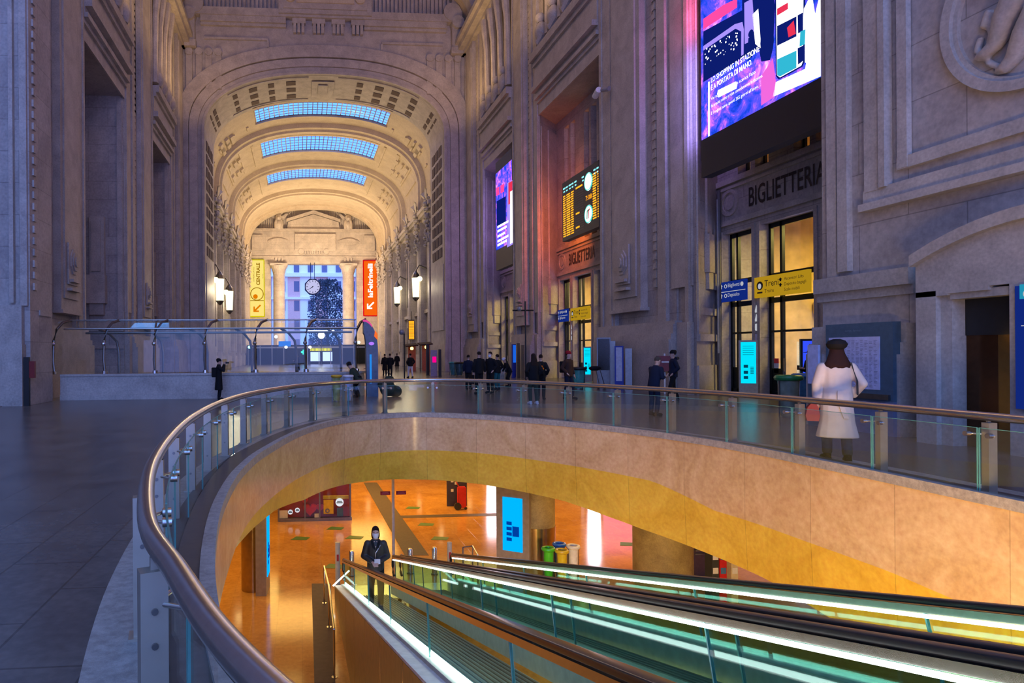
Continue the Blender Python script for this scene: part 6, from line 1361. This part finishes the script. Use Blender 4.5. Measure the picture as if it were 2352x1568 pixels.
p = onZ(1050, 1162, ZF); t = thing('advert_panel', 'dark printed advertising panel behind the red trolley', 'panel', p); fr = FR(p.x, ZF, p.y); m = MB(); fr.plate(m, -.42, .42, 0, 2.2, -.1, 0); m.build('panel', plain('panel_navy', (.035, .03, .07), .5), t); m = MB()
for u, v in ((-.26, 1.0), (-.26, .6), (.2, .5), (-.1, .9)): fr.plate(m, u, u+.11, v, v+.12, 0, .01)
m.build('white_print', CL['white'], t)
p = onZ(1054, 1166, ZF)+Vector((.06, -.25, 0)); t = thing('red_trolley', 'red wheeled tool trolley in front of the dark panel', 'trolley', p); m = MB(); m.obox(p+Vector((0, 0, .50)), Vector((.17, 0, 0)), Vector((0, .12, 0)), Vector((0, 0, .42))); m.build('body', plain('trolley_red', (.55, .02, .02), .35), t, bevel=.03); m = MB(); m.tube([p+Vector((-.1, 0, .9)), p+Vector((-.25, 0, 1.15))], .02, 6); m.build('handle', MATS['trolley_red'], t)
for dx in (-.2,): m = MB(); m.tube([p+Vector((dx, -.16, .15)), p+Vector((dx, -.08, .15))], .15, 16); m.build('wheel', RUBBER, t)
m = MB(); m.tube([p+Vector((.14, -.1, .06)), p+Vector((.14, -.04, .06))], .06, 12); m.build('caster', RUBBER, t)
GRN = plain('green_floor_sticker', (.06, .15, .02), .5)
for k, (x, y) in enumerate(((690, 1236), (814, 1234), (978, 1204), (1010, 1236), (948, 1166), (1442, 1249), (768, 1300), (770, 1213))):
    p = onZ(x, y, ZF); t = thing('floor_sticker', ('green floor sticker before the red shop, left one', 'green floor sticker nearest the masked woman', 'green floor sticker right of the sign pole, upper', 'green floor sticker near the cream barrier post', 'green floor sticker beyond the thin grey floor line', 'green floor sticker on the pink-lit floor under the marble', 'green floor sticker beside the red-stickered post', 'small green floor sticker before the round white sign')[k], 'sticker', p, 'green distance stickers'); m = MB(); m.prism([p+Vector((a*.34, b*.24, .004)) for a, b in ((-1, -.6), (.6, -1), (1, .3), (-.4, 1))], (0, 0, .004)); m.build('sheet', GRN, t)
# lit shop windows deeper on the lower level: their light is mirrored in the floor
for k, (px_, yy, w_, e, lab) in enumerate(((1133, 32, .55, 9, 'tall white-lit shop window on the lower level, left one'), (1364, 27.5, .42, 14, 'tall white-lit shop window on the lower level, right one'))):
    x = onY(px_, 1000, yy).x; t = thing('lit_shop_window', lab, 'shop window', (x, yy, ZF)); fr = FR(x, ZF, yy); m = MB(); fr.plate(m, -w_, w_, 0, 3.0, -.4, -.05); m.build('frame', STEELD, t); m = MB(); fr.plate(m, -w_*.6, w_*.6, .2, 2.8, -.05, 0); m.build('light_panel', glow('shop_light_%d' % k, (1, .85, 1), e), t)
x = onY(1445, 1000, 29).x; t = thing('pink_shop_window', 'magenta-lit shop window deep on the lower level', 'shop window', (x, 29, ZF)); fr = FR(x, ZF, 29); m = MB(); fr.plate(m, -1.1, 1.1, 0, 2.9, -.4, 0); m.build('light_panel', glow('shop_pink', (.9, .18, .4), 2.2), t)
# vending row under the right side, ceiling spots
for k, (px_, c_) in enumerate(((1622, STEELD), (1644, CL['grey']), (1662, MATS['trolley_red']), (1688, MATS['cream_post']))):
    p = onZ(px_, 1385 if k else 1330, ZF); t = thing('vending_machine', ('slatted grey shutter cabinet right of the thick pillar', 'dark vending machine with pale labels', 'red vending machine with a blue label', 'cream vending machine rightmost under the marble')[k], 'vending machine', p); fr = FR(p.x, p.z, p.y); w_ = .36 if k == 0 else .09; m = MB(); fr.plate(m, -w_, w_, 0, 1.75, -.3, 0); m.build('cabinet', c_, t); m = MB()
    if k == 0:
        for j in range(10): fr.plate(m, -w_+.04, w_-.04, .7+j*.1, .74+j*.1, 0, .03)
        m.build('slats', GREY, t)
    else: fr.plate(m, -.07, .07, 1.1, 1.35, 0, .01); fr.plate(m, -.07, .07, .75, .9, 0, .01); m.build('label_field', (CL['white'], PAPB, CL['white'])[k-1], t)
SPOT = glow('ceiling_spot', (1, .75, .3), 22); k = 0
for x in (-6, -2.5, 1, 4.5, 8, 11.5):
    for y in (21.5, 26, 31, 37, 44):
        if k % 1 == 0: t = thing('ceiling_spot', 'round warm ceiling spot under the hall floor', 'lamp', (x, y, -.58), 'mezzanine ceiling spots'); m = MB(); m.lathe((x, y, -.60), [(.11, 0), (.11, .03)], 14); m.build('lens', SPOT, t)
        k += 1
# ================================================================== finish
for o in list(SC.objects):
    if '_o' in o: del o['_o']
